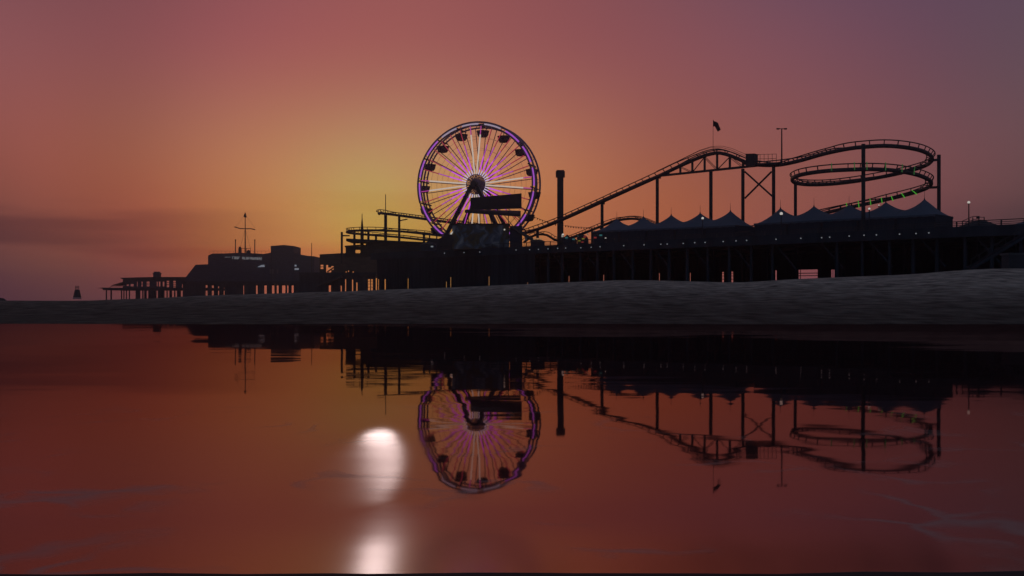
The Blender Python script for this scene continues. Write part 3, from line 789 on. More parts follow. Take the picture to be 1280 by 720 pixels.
# flag on the crest
q = at(891.4, 189, 152.6); top = at(891.4, 149.5, 152.6)
fg = thing("flag", q, "dark drooping flag on a thin pole above the coaster crest", "flag")
m = MB(); m.tube(q, top, .035, 6, r2=.025); m.build("pole", STEEL, fg)
fp = [(891.5, 149.8), (893, 151.6), (895, 152), (897.6, 153.6), (899, 157.5), (901, 162), (899, 163.6), (897.2, 164.6), (895.2, 161), (893.4, 157.8), (891.5, 158.2)]
m = MB(); m.prism([at(x, y, 152.6 + .25 * math.sin(i)) for i, (x, y) in enumerate(fp)], V(0, .03, 0)); m.build("cloth", FLAGM, fg)

# ------------------------------------------------------------------ lower coaster loop at the seaward end, family coaster behind
lc = thing("low_coaster", pp(92, 18, DECK), "low coaster turnaround loop against the glowing sky, left of the wheel", "roller coaster")
track(lc, [(640, 300, 196), (600, 299, 199), (560, 295.6, 201), (530, 292.2, 203), (500, 289.2, 203.5), (470, 288, 203.5), (446, 288.2, 205), (434, 289.5, 208.5), (438, 291.4, 213), (462, 293.6, 216), (500, 296.6, 217), (540, 301, 217), (580, 304, 216)], .85)
for px, y, Y in ((443, 289.5, 206), (460.5, 290, 204), (530, 294, 203), (470, 294.5, 216.5)):
    q = at(px, y, Y); m = MB(); m.tube(V(q.x, q.y, DECK), q, .22); m.build("support_column", STEEL, lc)
q = at(427.3, 290, 205.5); m = MB(); m.bar(V(q.x, q.y, DECK - 1.2), q, .36); m.bar(at(427.3, 294.6, 205.5), at(437, 294.6, 206), .25); m.build("support_column", STEEL, lc)
fc = thing("family_coaster", pp(50, 22, DECK), "small family coaster hump seen behind the left tents and the drop tower", "roller coaster")
track(fc, [(655, 303, 186), (664, 296, 185), (674, 293, 184.5), (684, 294, 184), (692, 299, 183), (700, 301, 181), (716, 297, 178), (740, 287.5, 174), (760, 279.5, 171.5), (775, 275, 170), (790, 273.4, 168.5), (802, 275, 167), (818, 281, 165), (835, 289, 163)], .75)
for px, y, Y in ((716, 297.6, 178), (740, 288.4, 174), (764, 279, 171), (672, 294, 184.6)):
    q = at(px, y, Y); m = MB(); m.tube(V(q.x, q.y, DECK), q, .16); m.build("support_column", STEEL, fc)
for px, y in ((712, 297.5), (722, 294.5), (733, 290.5), (742, 287)):
    Y = 175; m = MB(); m.bar(at(px, y, Y), at(px + 2.4, y + 3.6, Y), .09); m.build("tie_light", CYAN, fc)

# ------------------------------------------------------------------ drop tower, festoon
q = on_pier(700.4, 18, DECK); ztop = Z_(213, q.y); ppx = q.y / F
dt = thing("drop_tower", q, "plain square drop tower with a wider cap, right of the wheel", "tower")
vd = V(q.x, q.y, 0).normalized(); hd_ = V(vd.y, -vd.x, 0)
m = MB(); m.box(q, 7.9 * ppx, 1.2, ztop - DECK - .9, hd_); m.build("shaft", STEEL, dt)
m = MB(); m.box(q + V(0, 0, ztop - DECK - 1.15), 11.4 * ppx, 1.45, .95, hd_); m.box(q + V(0, 0, ztop - DECK - .2), 9.6 * ppx, 1.2, .2, hd_); m.build("cap", STEEL, dt)
m = MB(); m.box(q, 15 * ppx, 1.9, 1.0, hd_); m.build("base", STEEL, dt)
# a lit box low on the tower
m = MB(); c = at(703.4, 296.6, q.y - 1.3); m.box(c, .34, .06, .5, hd_); m.build("panel_light", SPOT, dt)
def festoon(pts_, label, name="festoon", nb=9):
    a, c = pts_; mid = (a + c) / 2 - V(0, 0, (a - c).length * .03)
    pts2 = [a.lerp(mid, t / 8).lerp(mid.lerp(c, t / 8), t / 8) for t in range(9)]
    r = thing(name, a, label, "string lights", "festoon strings between the rides")
    m = MB(); m.path(pts2, .025, 5); m.build("cable", STEEL, r)
    for k in range(nb):
        t = (k + .5) / nb; p_ = a.lerp(mid, t).lerp(mid.lerp(c, t), t)
        m = MB(); m.lathe(p_ - V(0, 0, .26), [(.03, 0), (.10, .07), (.10, .15), (.04, .26)], 8); m.build("bulb", STEEL, r)
festoon((at(667, 270.5, 184), at(696, 280.5, 179)), "short string of bulbs from wheel rim to drop tower", nb=9)
festoon((at(705.6, 281.6, 178), at(752, 284.2, 170)), "string of dark bulbs from drop tower to coaster column", nb=14)

# ------------------------------------------------------------------ Ferris wheel
WYD = 191.0; WC = at(598, 231.5, WYD); WR = 77.3 * WYD / F
fa = V(-math.sin(R(17)), -math.cos(R(17)), 0); fe = V(math.cos(R(17)), -math.sin(R(17)), 0)
def wp(th, r, off=0.0): return WC + fa * off + (fe * math.sin(R(th)) + V(0, 0, 1) * math.cos(R(th))) * r
HW = 1.35
wheel = thing("ferris_wheel", V(WC.x, WC.y, DECK), "big lit Ferris wheel with purple and white spokes on the pier", "ferris wheel")
for off in (HW, -HW):
    m = MB()
    m.path([wp(i * 3.75, WR, off) for i in range(96)], .17, 6, closed=True)
    m.path([wp(i * 3.75, WR * .945, off) for i in range(96)], .15, 6, closed=True)
    for k in range(64): m.bar(wp(k * 5.625, WR * .945, off), wp(k * 5.625 + (2.8 if k % 2 else -2.8), WR, off), .07)
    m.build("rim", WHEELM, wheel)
for rr in (.40, .585, .77):
    for off in (HW, -HW):
        m = MB(); m.path([wp(5.625 + 11.25 * i, WR * rr, off) for i in range(32)], .02, 4, closed=True)
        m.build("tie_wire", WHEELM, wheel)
m = MB()
m.path([wp(i * 15, WR * .165, HW) for i in range(24)], .10, 6, closed=True)
for off in (HW + .35,):
    vs2 = [wp(i * 15, .9, off) for i in range(24)]; m.prism(vs2, -fa * (2 * HW + .9))
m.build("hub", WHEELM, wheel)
for i in range(32):
    th = 5.625 + 11.25 * i
    white = min(abs(((th - q_ + 180) % 360) - 180) for q_ in (0, 90, 180, 270)) < 6
    for off in (HW, -HW):
        m = MB(); m.tube(wp(th, .8, off), wp(th, WR * .95, off), .085 if off > 0 else .07, 6)
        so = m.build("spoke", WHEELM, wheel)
        if off > 0:
            m = MB(); o2 = off + .12
            if white: segs = [(.165, .80, 0, .25), (.80, .94, 1, .15)]
            else: segs = [(.165, .24, 2, .17), (.24, .46, 3, .19), (.46, .66, 4, .14), (.66, .92, 5, .10)]
            for r0, r1, mi, wd in segs: m.bar(wp(th, WR * r0, o2), wp(th, WR * r1, o2), wd, .04, mi, up=fa)
            m.build("light_strip", [LED_W, LED_M, LED_B, LED_P, LED_P2, LED_R], so)
# light strips round the rim, between the cars
for k in range(16):
    th0 = 5.625 + 22.5 * k
    ang = ((th0 + 11.25 + 180) % 360) - 180
    mt = LED_S if -30 < ang < 12 or 12 < ang < 30 else LED_V
    m = MB()
    for j in range(8):
        if j == 0 or j == 7: continue
        a0 = th0 + 22.5 * j / 8; a1 = th0 + 22.5 * (j + 1) / 8
        m.bar(wp(a0, WR * .972, HW + .02), wp(a1, WR * .972, HW + .02), .24, .05, up=fa)
    m.build("rim_light", mt, wheel)
# cars
for k in range(16):
    th = 5.625 + 22.5 * k - 1.0
    pv = wp(th, WR * .945)
    m = MB(); m.tube(wp(th, WR * .945, -2.3), wp(th, WR * .945, 2.3), .13, 6)
    m.tube(pv, pv - V(0, 0, .8), .07); 
    c = pv - V(0, 0, 1.85)
    m.lathe(c, [(.42, 0), (.72, .06), (.95, .38), (1.05, .9), (1.12, 1.04), (1.12, 1.12), (1.0, 1.12), (.9, .45)], 14)
    m.lathe(c + V(0, 0, 1.06), [(1.04, 0), (.10, .14)], 14)
    g_ = m.build("gondola", GOND, wheel)
# legs
for off in (HW + .9, -HW - .9):
    for fx in (-1, 1):
        m = MB(); foot = WC + fa * (off * 1.35) + fe * (fx * 6.6); foot.z = DECK
        m.bar(WC + fa * off + fe * (fx * .5) - V(0, 0, .3), foot, .72 if off > 0 else .5, .6)
        m.box(foot, 1.4, 1.4, .3); m.build("leg", STEEL, wheel)
m = MB(); m.tube(WC + fa * (HW + 1.4), WC - fa * (HW + 1.4), .55, 14); m.build("axle", STEEL, wheel)
# loading platform in front of the lowest cars
m = MB(); m.box(V(WC.x, WC.y, DECK), 12, 7, .9, fe); m.build("platform", TIMBER, wheel)

# big sign board and the ledge under it, standing before the wheel
SY = 180.0
sb = thing("sign_board", at(620, 308, SY) * 1.0, "blank dark raised sign board in front of the lower wheel", "sign board")
ORG[sb.name].z = DECK; sb.location.z = DECK
m = MB(); m.prism([at(588, 262.4, SY - .4), at(652, 260.4, SY + 1), at(652, 241.6, SY + 1), at(588, 247.2, SY - .4)], V(0, .5, 0)); m.build("panel", SIGN, sb)
m = MB(); m.prism([at(581, 262.6, SY - 1.2), at(583, 261.8, SY + 2), at(651, 263.4, SY + 3), at(651, 267.6, SY)], V(0, 0, -.45)); m.build("ledge", SIGN, sb)
for px in (585.5, 600, 635.5, 650):
    m = MB(); q = at(px, 264, SY + .4); m.bar(V(q.x, q.y, DECK), q, .13); m.build("post", STEEL, sb)
m = MB()
for a, c in ((636, 650), (650, 636)): m.bar(at(a, 265, SY + .5), at(c, 281, SY + .5), .07)
m.build("brace", STEEL, sb)
# painted kiosk below it
MURAL = bpy.data.materials.new("cloudy painted mural"); MURAL.use_nodes = True
def mural(m):
    t = m.node_tree; p = t.nodes['Principled BSDF']; tc = t.nodes.new("ShaderNodeTexCoord")
    n = t.nodes.new("ShaderNodeTexNoise"); n.inputs['Scale'].default_value = .55; n.inputs['Detail'].default_value = 5; n.inputs['Distortion'].default_value = 1.3
    t.links.new(tc.outputs['Object'], n.inputs['Vector'])
    r = t.nodes.new("ShaderNodeValToRGB"); e = r.color_ramp.elements
    e[0].position = .3; e[0].color = (.05, .055, .075, 1); e[1].position = .74; e[1].color = (.55, .55, .55, 1)
    x = r.color_ramp.elements.new(.46); x.color = (.16, .11, .05, 1)
    x = r.color_ramp.elements.new(.56); x.color = (.12, .15, .21, 1)
    t.links.new(n.outputs[0], r.inputs[0]); t.links.new(r.outputs[0], p.inputs['Base Color']); p.inputs['Roughness'].default_value = .8
mural(MURAL)
KY = 172.0; kl = at(565, 300, KY); kr = at(636.5, 300, KY); kd = (kr - kl); kd.z = 0; kd.normalize()
kc = (kl + kr) / 2 + V(0, 2.3, 0); kc.z = DECK
kz = Z_(279.4, KY)
ki = thing("painted_kiosk", kc, "wide low kiosk with a grey and brown cloudy mural below the wheel", "kiosk")
m = MB(); m.box(kc, (kr - kl).length, 4.4, kz - DECK - .15, kd); m.build("wall", MURAL, ki)
m = MB(); m.box(kc + V(0, 0, kz - DECK - .15), (kr - kl).length + .3, 4.7, .15, kd); m.build("roof", ROOFM, ki)
m = MB(); c = at(630.6, 287, KY - .25); m.ball(c, .13); m.build("spotlight", SPOT, ki)
m = MB(); c = at(564, 291.4, KY - .25); m.prism([c + V(-.25, 0, -.15), c + V(.1, 0, -.2), c + V(.3, 0, .3), c + V(.1, 0, .2)], V(0, .1, 0)); m.build("spotlight", SPOT, ki)
# stall with a sloping awning
c = at(645, 300, 173.5); c.z = DECK
st_ = thing("awning_stall", c, "dark stall with a long awning sloping down, right of the mural kiosk", "stall")
m = MB(); m.box(c, 15.5 * 173.5 / F, 2.2, Z_(283, 173.5) - DECK); m.build("wall", WALL, st_)
m = MB(); m.prism([at(637.5, 283.5, 172), at(640, 282.6, 172), at(671, 299.8, 171), at(664, 300.5, 171)], V(0, 1.6, 0)); m.build("awning", mat("striped awning cloth", (.12, .11, .11), .9, 0, .25, 1.0), st_)
m = MB(); m.box(at(657.5, 300.6, 171.6), .35, .2, .45); m.build("panel_light", mat("pale stall panel", (.5, .55, .52), .6), st_)
# market stalls on the edge
def dome_stall(px, w_px, ytop, Y, label, lights, kind):
    c = at(px, 300, Y); c.z = DECK; W_ = w_px * Y / F; zt = Z_(ytop, Y) - DECK
    r = thing("stall", c, label, "stall", "small stalls along the pier edge")
    m = MB(); m.box(c, W_ * .86, 1.6, zt * .62); m.build("counter", WALL, r)
    m = MB()
    if kind == 0: m.lathe(c + V(0, 0, zt * .6), [(W_ / 2 * 1.05, 0), (W_ / 2, zt * .12), (W_ / 2 * .7, zt * .3), (W_ / 2 * .25, zt * .39), (.02, zt * .4)], 16)
    else: m.lathe(c + V(0, 0, zt * .6), [(W_ / 2 * 1.1, 0), (W_ / 2 * 1.0, zt * .06), (.1, zt * .36), (.02, zt * .4)], 6)
    m.build("roof", ROOFM, r)
    for dx, y, mt in lights:
        m = MB(); p_ = at(px + dx, y, Y - 1.0); m.box(p_, .4, .05, .22); m.build("light_panel", mt, r)
    return r
dome_stall(709, 11, 293, 164, "pointed small stall right at the foot of the drop tower", [(-1, 298, CYAN)], 1)
dome_stall(717, 9, 296.5, 163, "low hipped stall with a cyan light, second right of the drop tower", [(0, 300, CYAN)], 1)
dome_stall(728, 14, 293.5, 162, "round-topped stall with yellow and red lights", [(-4, 302, YEL), (1, 299.5, YEL), (3, 297, RED), (0, 303.5, RED)], 0)
dome_stall(747, 13, 292, 160, "tall round-topped stall beside the coaster column", [(-3, 298, RED), (4, 295, CYAN)], 0)
dome_stall(672, 20, 297.5, 170, "long low stall with warm bulbs between kiosk and drop tower", [(-4, 299.4, WARMB), (0, 299.4, WARMB), (4, 299.6, WARMB)], 1)
dome_stall(536, 22, 301, 180, "low pitched stall at the wheel's left foot", [(4, 309, BULB)], 1)
# scaffold of the boarding station left of the wheel foot
bs = thing("boarding_station", at(545, 300, 187), "scaffold-like boarding station under the wheel's lower left rim", "station")
bs.location.z = DECK; ORG[bs.name].z = DECK
m = MB()
for px in (530, 537, 546, 556, 563): q = at(px, 293, 187); m.bar(V(q.x, q.y, DECK), q, .2)
for py in (293, 299.5): m.bar(at(528, py, 187), at(565, py + .6, 187), .25)
m.build("frame", STEEL, bs)
m = MB(); m.prism([at(529, 305, 185.5), at(543, 298.5, 185.5), at(548, 298.5, 185.5), at(541, 306, 185.5)], V(0, 2, 0)); m.prism([at(545, 300, 185), at(565, 290, 185), at(567, 312, 185), at(540, 312, 185)], V(0, 2.5, 0)); m.build("stair", STEEL, bs)

# ------------------------------------------------------------------ seaward shed, spire, stepped frame
sh = at(495, 300, 203); sh.z = DECK
shed = thing("ride_shed", sh, "plain flat-roofed ride shed between the spire and the wheel", "shed")
m = MB(); zt = Z_(302, 203); a, c = X_(459.5, 202), X_(531, 202)
m.hexa([V(a, 202, DECK), V(c, 202, DECK), V(c + 2, 209, DECK), V(a + 2, 209, DECK), V(a, 202, zt), V(c, 202, Z_(304, 202)), V(c + 2, 209, Z_(304, 202)), V(a + 2, 209, zt)]); m.build("wall", WARM, shed)
m = MB(); m.prism([at(432.6, 298, 201.4), at(432.6, 301.4, 201.4), at(531, 304.4, 201.4), at(531, 302.6, 201.4)], V(0, 8, 0)); m.build("roof", ROOFM, shed)
lw = thing("lattice_kiosk", at(443, 317, 203), "stepped open-framed kiosk at the pier's seaward corner under the spire", "kiosk")
lw.location.z = DECK; ORG[lw.name].z = DECK
m = MB(); gap_wall(lambda px: V(X_(px, 203), 203, 0), Z_, 432, 459.4, 308, 322, [(444.2, 450.4, 312.4, 317), (453.2, 457.2, 304.6, 306), ], V(0, .25, 0), m)
gap_wall(lambda px: V(X_(px, 203), 203, 0), Z_, 450.6, 459.4, 301.6, 308, [(453.2, 457.2, 304, 306)], V(0, .25, 0), m)
m.bar(at(431, 308.2, 203), at(452, 306.6, 203), .3); m.bar(at(442.4, 301, 203), at(442.4, 308, 203), .12); m.build("frame", WARM, lw)
q = at(452.6, 300, 203.6)
spr = thing("spire", V(q.x, q.y, DECK), "slim pointed spire on the low building left of the wheel", "spire")
ppx = 203.6 / F
m = MB(); m.lathe(V(q.x, q.y, DECK), [(2.1 * ppx, 0), (2.1 * ppx, q.z - DECK + .6), (2.2 * ppx, q.z - DECK + 1.2), (1.7 * ppx, q.z - DECK + 2.2), (1.0 * ppx, q.z - DECK + 3.3), (.5 * ppx, q.z - DECK + 4.1), (.06, q.z - DECK + 4.9)], 8); m.build("tower", WARM, spr)
q = at(482, 243, 213.8); m = MB(); m.tube(V(q.x, q.y, DECK), q, .11, 6, r2=.07); tag(m.build("flagpole", STEEL), "bare thin pole rising above the left coaster track", "pole")
q = at(389.6, 303.5, 286); m = MB(); m.tube(V(q.x, q.y, 7.5), q, .12, 6, r2=.07); tag(m.build("flagpole", STEEL), "thin bare pole right of the restaurant roof tower", "pole")

# ------------------------------------------------------------------ outer pier platforms
def platform(name, label, px0, px1, Y, depth, ztop, th, gaps, piles, bulk_y=None):
    x0, x1 = X_(px0, Y), X_(px1, Y)
    r = thing(name, V((x0 + x1) / 2, Y + depth / 2, 0), label, "pier", None)
    m = MB(); m.box(V((x0 + x1) / 2, Y + depth / 2, ztop - th), x1 - x0, depth, th); m.build("deck", TIMBER, r)
    if gaps is not None:
        m = MB(); yy = HOR - (ztop - th - CAMH) * F / Y
        gap_wall(lambda px: V(X_(px, Y + .4), Y + .4, 0), Z_, px0 + .3, px1 - .3, yy + .05, 378, gaps, V(0, .12, 0), m); m.build("pile_screen", PILE, r)
    for px, wpx in piles:
        m = MB(); q = V(X_(px, Y + .2), Y + .2, 0); m.tube(q - V(0, 0, .9), q + V(0, 0, ztop - th + .9 - .9), wpx / 2 * Y / F, 8); m.build("pile", PILE, r)
    return r
# mid platform
mid = platform("outer_pier", "mid stretch of the pier between restaurant and amusements", 374, 470, 286, 30, 8.0, .9,
         [(411, 413.6, 356.8, 377), (425.9, 427.1, 357, 377), (431.4, 432.6, 349, 377), (440, 441.4, 349.5, 377), (445.4, 446.8, 353, 377), (460, 462.6, 349, 377), (463.8, 466, 349, 377)], [])
m = MB(); m.box(V(10, 249, 7.1), 26, 80, .9); m.build("walkway", TIMBER, mid)
m = MB(); m.prism([at(367, 366.6, 292), at(367, 369.4, 292), at(428, 347.2, 285.3), at(428, 344.6, 285.3)], V(0, -2.2, 0)); m.build("gangway", PILE, mid)
mh = thing("pier_house", V(X_(414, 288), 291, 8.0), "low dark house with see-through windows right of the restaurant", "house")
m = MB(); gw = [(400.6, 404.2, 331, 336), (407.6, 410.4, 331.4, 333.2), (411.4, 416.6, 333.4, 337), (404.4, 407.2, 338, 338.4), ]
gap_wall(lambda px: V(X_(px, 287), 287, 0), Z_, 399.6, 471, 318.6, 345.4, [(400.6, 404.2, 331, 336.2), (407.6, 410.2, 331.2, 340.6), (410.2, 414, 334.4, 340.4), (414, 417, 332.6, 337.2), (432, 433.2, 339.4, 343.4), (435.2, 436.2, 338, 340), (440.6, 442.4, 339.4, 342.4)], V(0, .3, 0), m)
gap_wall(lambda px: V(X_(px, 287), 287, 0), Z_, 400.6, 403, 340.6, 344.2, [(400.7, 402.4, 341, 344)], V(0, .3, 0), m)
m.build("wall", WARM, mh)
m = MB(); m.prism([at(399.6, 318.8, 287), at(399.6, 317.9, 287), at(427, 316.4, 287), at(471, 316.4, 287), at(471, 318.6, 287)], V(0, 9, 0)); m.build("roof", ROOFM, mh)
m = MB()
m.bar(at(400.6, 333.6, 286.9), at(404.2, 333.6, 286.9), .08, .2); m.bar(at(409, 340, 286.9), at(417, 334.4, 286.9), .1, .35); m.build("window_bar", WARM, mh)

# restaurant platform
RY = 400.0
rest_p = platform("restaurant_pier", "end platform of the pier carrying the restaurant on close-set piles", 228, 384, RY, 40, 7.6, 1.0,
         [(257, 259.4, 354.6, 378), (264.8, 267.2, 354.6, 378), (272.6, 273.8, 358, 378), (279.6, 280.6, 360, 378), (304.2, 305, 356, 378), (320, 322, 354.8, 378), (330.4, 333.4, 354.8, 378), (340, 343, 354.8, 378), (346, 348.2, 354.8, 378), (352.6, 356.6, 354.8, 378), (359, 360.4, 356, 378), (364.6, 367, 355, 378)], [])
rest = thing("restaurant", V(X_(310, RY), RY + 12, 7.6), "dark flat-roofed restaurant at the pier end with lit rooftop lettering", "restaurant")
def facade(poly, Y, depth, mt, name):
    m = MB(); m.prism([at(x, y, Y) for x, y in poly], V(0, depth, 0)); return m.build(name, mt, rest)
YB = 352.2
facade([(232, 346.6), (244.4, 330.9), (262, 330.2), (262, YB), (232, YB)], RY + 1.2, 22, WALL, "side_wing")
facade([(260, 319.4), (265.6, 316.9), (280, 316.8), (300, 315.9), (316, 316.6), (330, 317.4), (338.6, 315.8), (338.6, YB), (260, YB)], RY, 12, WALL, "main_hall")
facade([(338.4, 307.4), (355, 306.2), (367, 307.4), (367, YB), (338.4, YB)], RY + .4, 13.6, WALL, "roof_tower")
facade([(366, 316.4), (384, 319.6), (393, 320.4), (393, YB), (366, YB)], RY + 1, 11, WALL, "low_wing")
m = MB()   # rooftop rail
for px in range(262, 338, 5): m.bar(at(px, 317, RY + 2), at(px, 313.6, RY + 2), .06)
m.bar(at(262, 313.8, RY + 2), at(337, 313.8, RY + 2), .06); m.build("roof_railing", STEEL, rest)
# lit lettering too far off to read: short strokes of light, letter by letter
m = MB(); lx = 281.0
for word in (5, 4, 10):
    for k in range(word):
        y0 = 320.4 + (lx - 281) * .035; h_ = 1.0 if word == 5 else 2.9; wd = 1.25
        if word == 5: m.bar(at(lx, 321.4, RY - .2), at(lx + 1.1, 321.4, RY - .2), .05, .16)
        else:
            m.bar(at(lx, y0, RY - .2), at(lx, y0 + h_, RY - .2), .22, .05)
            pat = random.choice([(0, .5), (0, 1), (.5, 1), (0,), (0, .5, 1)])
            for q_ in pat: m.bar(at(lx, y0 + h_ * q_, RY - .2), at(lx + wd, y0 + h_ * q_, RY - .2), .05, .18)
            if random.random() < .6: m.bar(at(lx + wd, y0 + .3, RY - .2), at(lx + wd, y0 + h_, RY - .2), .2, .05)
        lx += 1.5 if word == 5 else 2.55
    lx += 2.2
m.build("sign_lettering", SIGNL, rest)
m = MB(); m.prism([at(321.6, 333.8, RY - .5), at(330.6, 333.6, RY - .5), at(330, 331, RY - .5), at(327, 331.2, RY - .5)], V(0, .4, 0)); m.build("lit_canopy", WINL, rest)
for x0, x1, y0, y1 in ((368.2, 373.4, 335.2, 337.4), (368.2, 370.6, 331, 333)):
    m = MB(); m.prism([at(x0, y1, RY + .3), at(x1, y1, RY + .3), at(x1, y0, RY + .3), at(x0, y0, RY + .3)], V(0, .05, 0)); m.build("window", WINL, rest)
for x in (337, 340, 346):
    m = MB(); m.prism([at(x, 342, RY - .1), at(x + 2, 342, RY - .1), at(x + 2, 336.4, RY - .1), at(x, 336.4, RY - .1)], V(0, .05, 0)); m.build("window", mat("dim window", (.12, .13, .16), .3), rest)
# signal mast on its roof
b0 = at(306.5, 316, RY + 6)
sm = thing("signal_mast", b0, "ship-style mast with crossed yards and a small flag on the restaurant roof", "mast")
YM = RY + 6
m = MB(); m.tube(b0, at(306.5, 268, YM), .26, 8, r2=.12); m.build("mast", STEEL, sm)
m = MB()
m.path([at(293, 283.6, YM), at(300, 285.6, YM), at(306.5, 286, YM), at(313, 285.8, YM), at(319, 287, YM)], .17, 6); m.bar(at(299, 310.4, YM), at(313.4, 310.4, YM), .16); m.build("yard", STEEL, sm)
m = MB()
for x in (294, 318.6): m.tube(at(x, 284.6, YM), at(306.5, 268, YM), .03, 5)
for x in (300, 313): m.tube(at(x, 310.4, YM), at(306.5, 286, YM), .04, 5)
for x in (300, 308, 313): m.bar(at(x, 316, YM), at(x, 310.4, YM), .14)
m.build("rigging", STEEL, sm)
m = MB(); m.prism([at(306.6, 265, YM), at(308.4, 269), at(308, 272, YM)] if False else [at(306.4, 265, YM), at(307.8, 268.6, YM + .3), at(308.2, 272, YM), at(305, 271.6, YM - .2), at(304.4, 270, YM)], V(0, .08, 0)); m.build("flag", FLAGM, sm)
for px, y, lab in ((294.3, 300, "thin aerial pole on the restaurant roof, left of the signal mast"), (318.5, 300, "thin aerial pole on the restaurant roof, right of the signal mast")):
    m = MB(); q = at(px, 317, YM); m.tube(q, at(px, y, YM), .17, 6); m.ball(at(px, y, YM), .26); tag(m.build("aerial_pole", STEEL), lab, "pole", "aerials on the restaurant roof")
m = MB(); q = at(300, 317.6, RY + 4); m.box(q, 1.0, 1.0, 2.2); m.box(q + V(0, 0, 2.2), .7, .7, .5); tag(m.build("roof_vent", STEEL), "boxy vent on the restaurant roof at the mast foot", "vent")
m = MB(); q = at(310.6, 317.6, RY + 4); m.lathe(q, [(.9, 0), (.8, .9), (.4, 1.4), (.05, 1.6)], 10); tag(m.build("roof_vent", STEEL), "domed vent on the restaurant roof right of the mast foot", "vent")

# lower fishing deck and open pavilion, far left
LY = 412.0
piles = [(133, 1.7), (139, 2.0), (152, 1.5), (154.9, 1.4), (158, 1.4), (161.8, 1.6), (170.6, 2.4), (173.6, 3.6), (178.6, 1.8), (181.8, 3.2), (187, 3.4), (191, 5.0), (194.6, 2.2), (199.4, 4.4), (203.6, 4.2), (208.9, 1.6), (213.4, 3.4), (218.4, 1.8), (223.6, 5), (230.6, 2.4), (238, 5.4), (242.6, 1.8), (248.6, 5.0), (254.6, 3.2)]
low = platform("fishing_deck", "low fishing deck on thin posts at the far left end", 128.4, 262, LY, 26, Z_(359.7, LY), .9, None, piles)
m = MB(); m.prism([at(121.4, 360, LY + 1), at(129, 359.4, LY + 1), at(129, 360.9, LY + 1)], V(0, 8, 0)); m.build("deck_tip", TIMBER, low)
pav = thing("pavilion", V(X_(195, LY), LY + 6, Z_(359.7, LY)), "open-sided flat-roofed pavilion on the fishing deck at far left", "pavilion")
m = MB(); m.prism([at(149.6, 347.2, LY + .5), at(155.4, 350.4, LY + .5), at(233, 350.2, LY + .5), at(233, 346.2, LY + .5), at(191, 346.2, LY + .5)], V(0, 12, 0)); m.build("roof", ROOFM, pav)
m = MB()
gap_wall(lambda px: V(X_(px, LY + 1), LY + 1, 0), Z_, 153.4, 262, 350, 359.7,
         [(154, 155.4, 355.4, 357), (158, 161, 354.2, 357.4), (163, 167, 355, 358), (171, 172, 352, 358), (176.6, 178.4, 352, 358), (183, 187, 352, 358), (195.8, 197, 352, 358), (198.4, 200.4, 352, 358), (203.2, 205.4, 352, 358), (208.2, 211.4, 350.6, 359), (216.4, 219.6, 351, 359.4), (227.4, 229.8, 355, 361), (232.2, 235.4, 351.2, 361), (240, 243, 351.2, 361), (256.4, 260, 353, 361)], V(0, .3, 0), m)
for a, c, ys in ((183, 187, (354, 356)), (208.2, 211.4, (353.2, 355.8)), (216.4, 219.6, (353.4, 356, 358)), (176.6, 178.4, (354, 356)), (232.2, 235.4, (353.2, 355, 358.4)), (240, 243, (352.8, 355, 357.8))):
    for y in ys: m.bar(at(a, y, LY + 1), at(c, y, LY + 1), .08, .22)
m.build("wall", WALL, pav)
m = MB(); m.prism([at(139.6, 357, LY + .6), at(141, 356, LY + .6), at(156, 351.6, LY + .6), at(156, 353.4, LY + .6)], V(0, 10, 0)); m.bar(at(139, 358, LY + .8), at(155, 358, LY + .8), .1); m.bar(at(137, 359.6, LY + .8), at(141, 356.4, LY + .8), .14); m.build("ramp_roof", ROOFM, pav)
q = at(196.4, 346.4, LY + 4); m = MB(); m.box(q - V(0, 0, .3), 2.3, 2.3, 1.9); m.box(q + V(0, 0, 1.6), 1.9, 1.9, .45); m.box(q + V(0, 0, 1.25), 2.8, 2.6, .2); m.build("cupola", WALL, pav)

# ------------------------------------------------------------------ navigation buoy, rock
bY = 300.0; q = at(96.5, 378, bY); q.z = -.3
bu = thing("buoy", q, "tapered dark buoy with a pale band, alone left of the pier", "buoy")
pxm = bY / F
m = MB(); m.lathe(q, [(5.6 * pxm, 0), (5.6 * pxm, .75), (5.0 * pxm, .85)], 14); m.build("float", STEEL, bu)
m = MB(); m.lathe(V(q.x, q.y, Z_(373.6, bY)), [(5.1 * pxm, 0), (4.9 * pxm, .42)], 14); m.build("band", mat("pale buoy band", (.55, .4, .42), .6), bu)
m = MB(); m.lathe(V(q.x, q.y, Z_(371.6, bY)), [(4.9 * pxm, 0), (2.9 * pxm, Z_(362.5, bY) - Z_(371.6, bY)), (2.2 * pxm, Z_(362, bY) - Z_(371.6, bY))], 14); m.build("body", STEEL, bu)
m = MB()
for dx in (-2.4, -.2, 2.2): m.tube(V(q.x + dx * pxm, q.y, Z_(362.6, bY)), V(q.x + dx * .8 * pxm, q.y, Z_(357.2, bY)), .09, 6)
m.bar(V(q.x - 2.3 * pxm, q.y, Z_(359, bY)), V(q.x + 2.2 * pxm, q.y, Z_(359, bY)), .1); m.build("cage", STEEL, bu)
m = MB(); pts2 = []
n = 18
rc = at(-6, 378, 210); rc.z = -.4
vs2 = []; fs2 = []
for i in range(7):
    for k in range(n):
        t = math.pi * .5 * i / 6; a_ = 2 * math.pi * k / n
        rr = (1 + .22 * mn_.noise(V(math.cos(a_) * 2, math.sin(a_) * 2, i * .6))) * math.cos(t)
        vs2.append(rc + V(math.cos(a_) * 2.7 * rr, math.sin(a_) * 2.0 * rr, 1.75 * math.sin(t) * (1 + .15 * mn_.noise(V(a_, i, 2)))))
for i in range(6):
    for k in range(n): fs2.append((i * n + k, i * n + (k + 1) % n, (i + 1) * n + (k + 1) % n, (i + 1) * n + k))
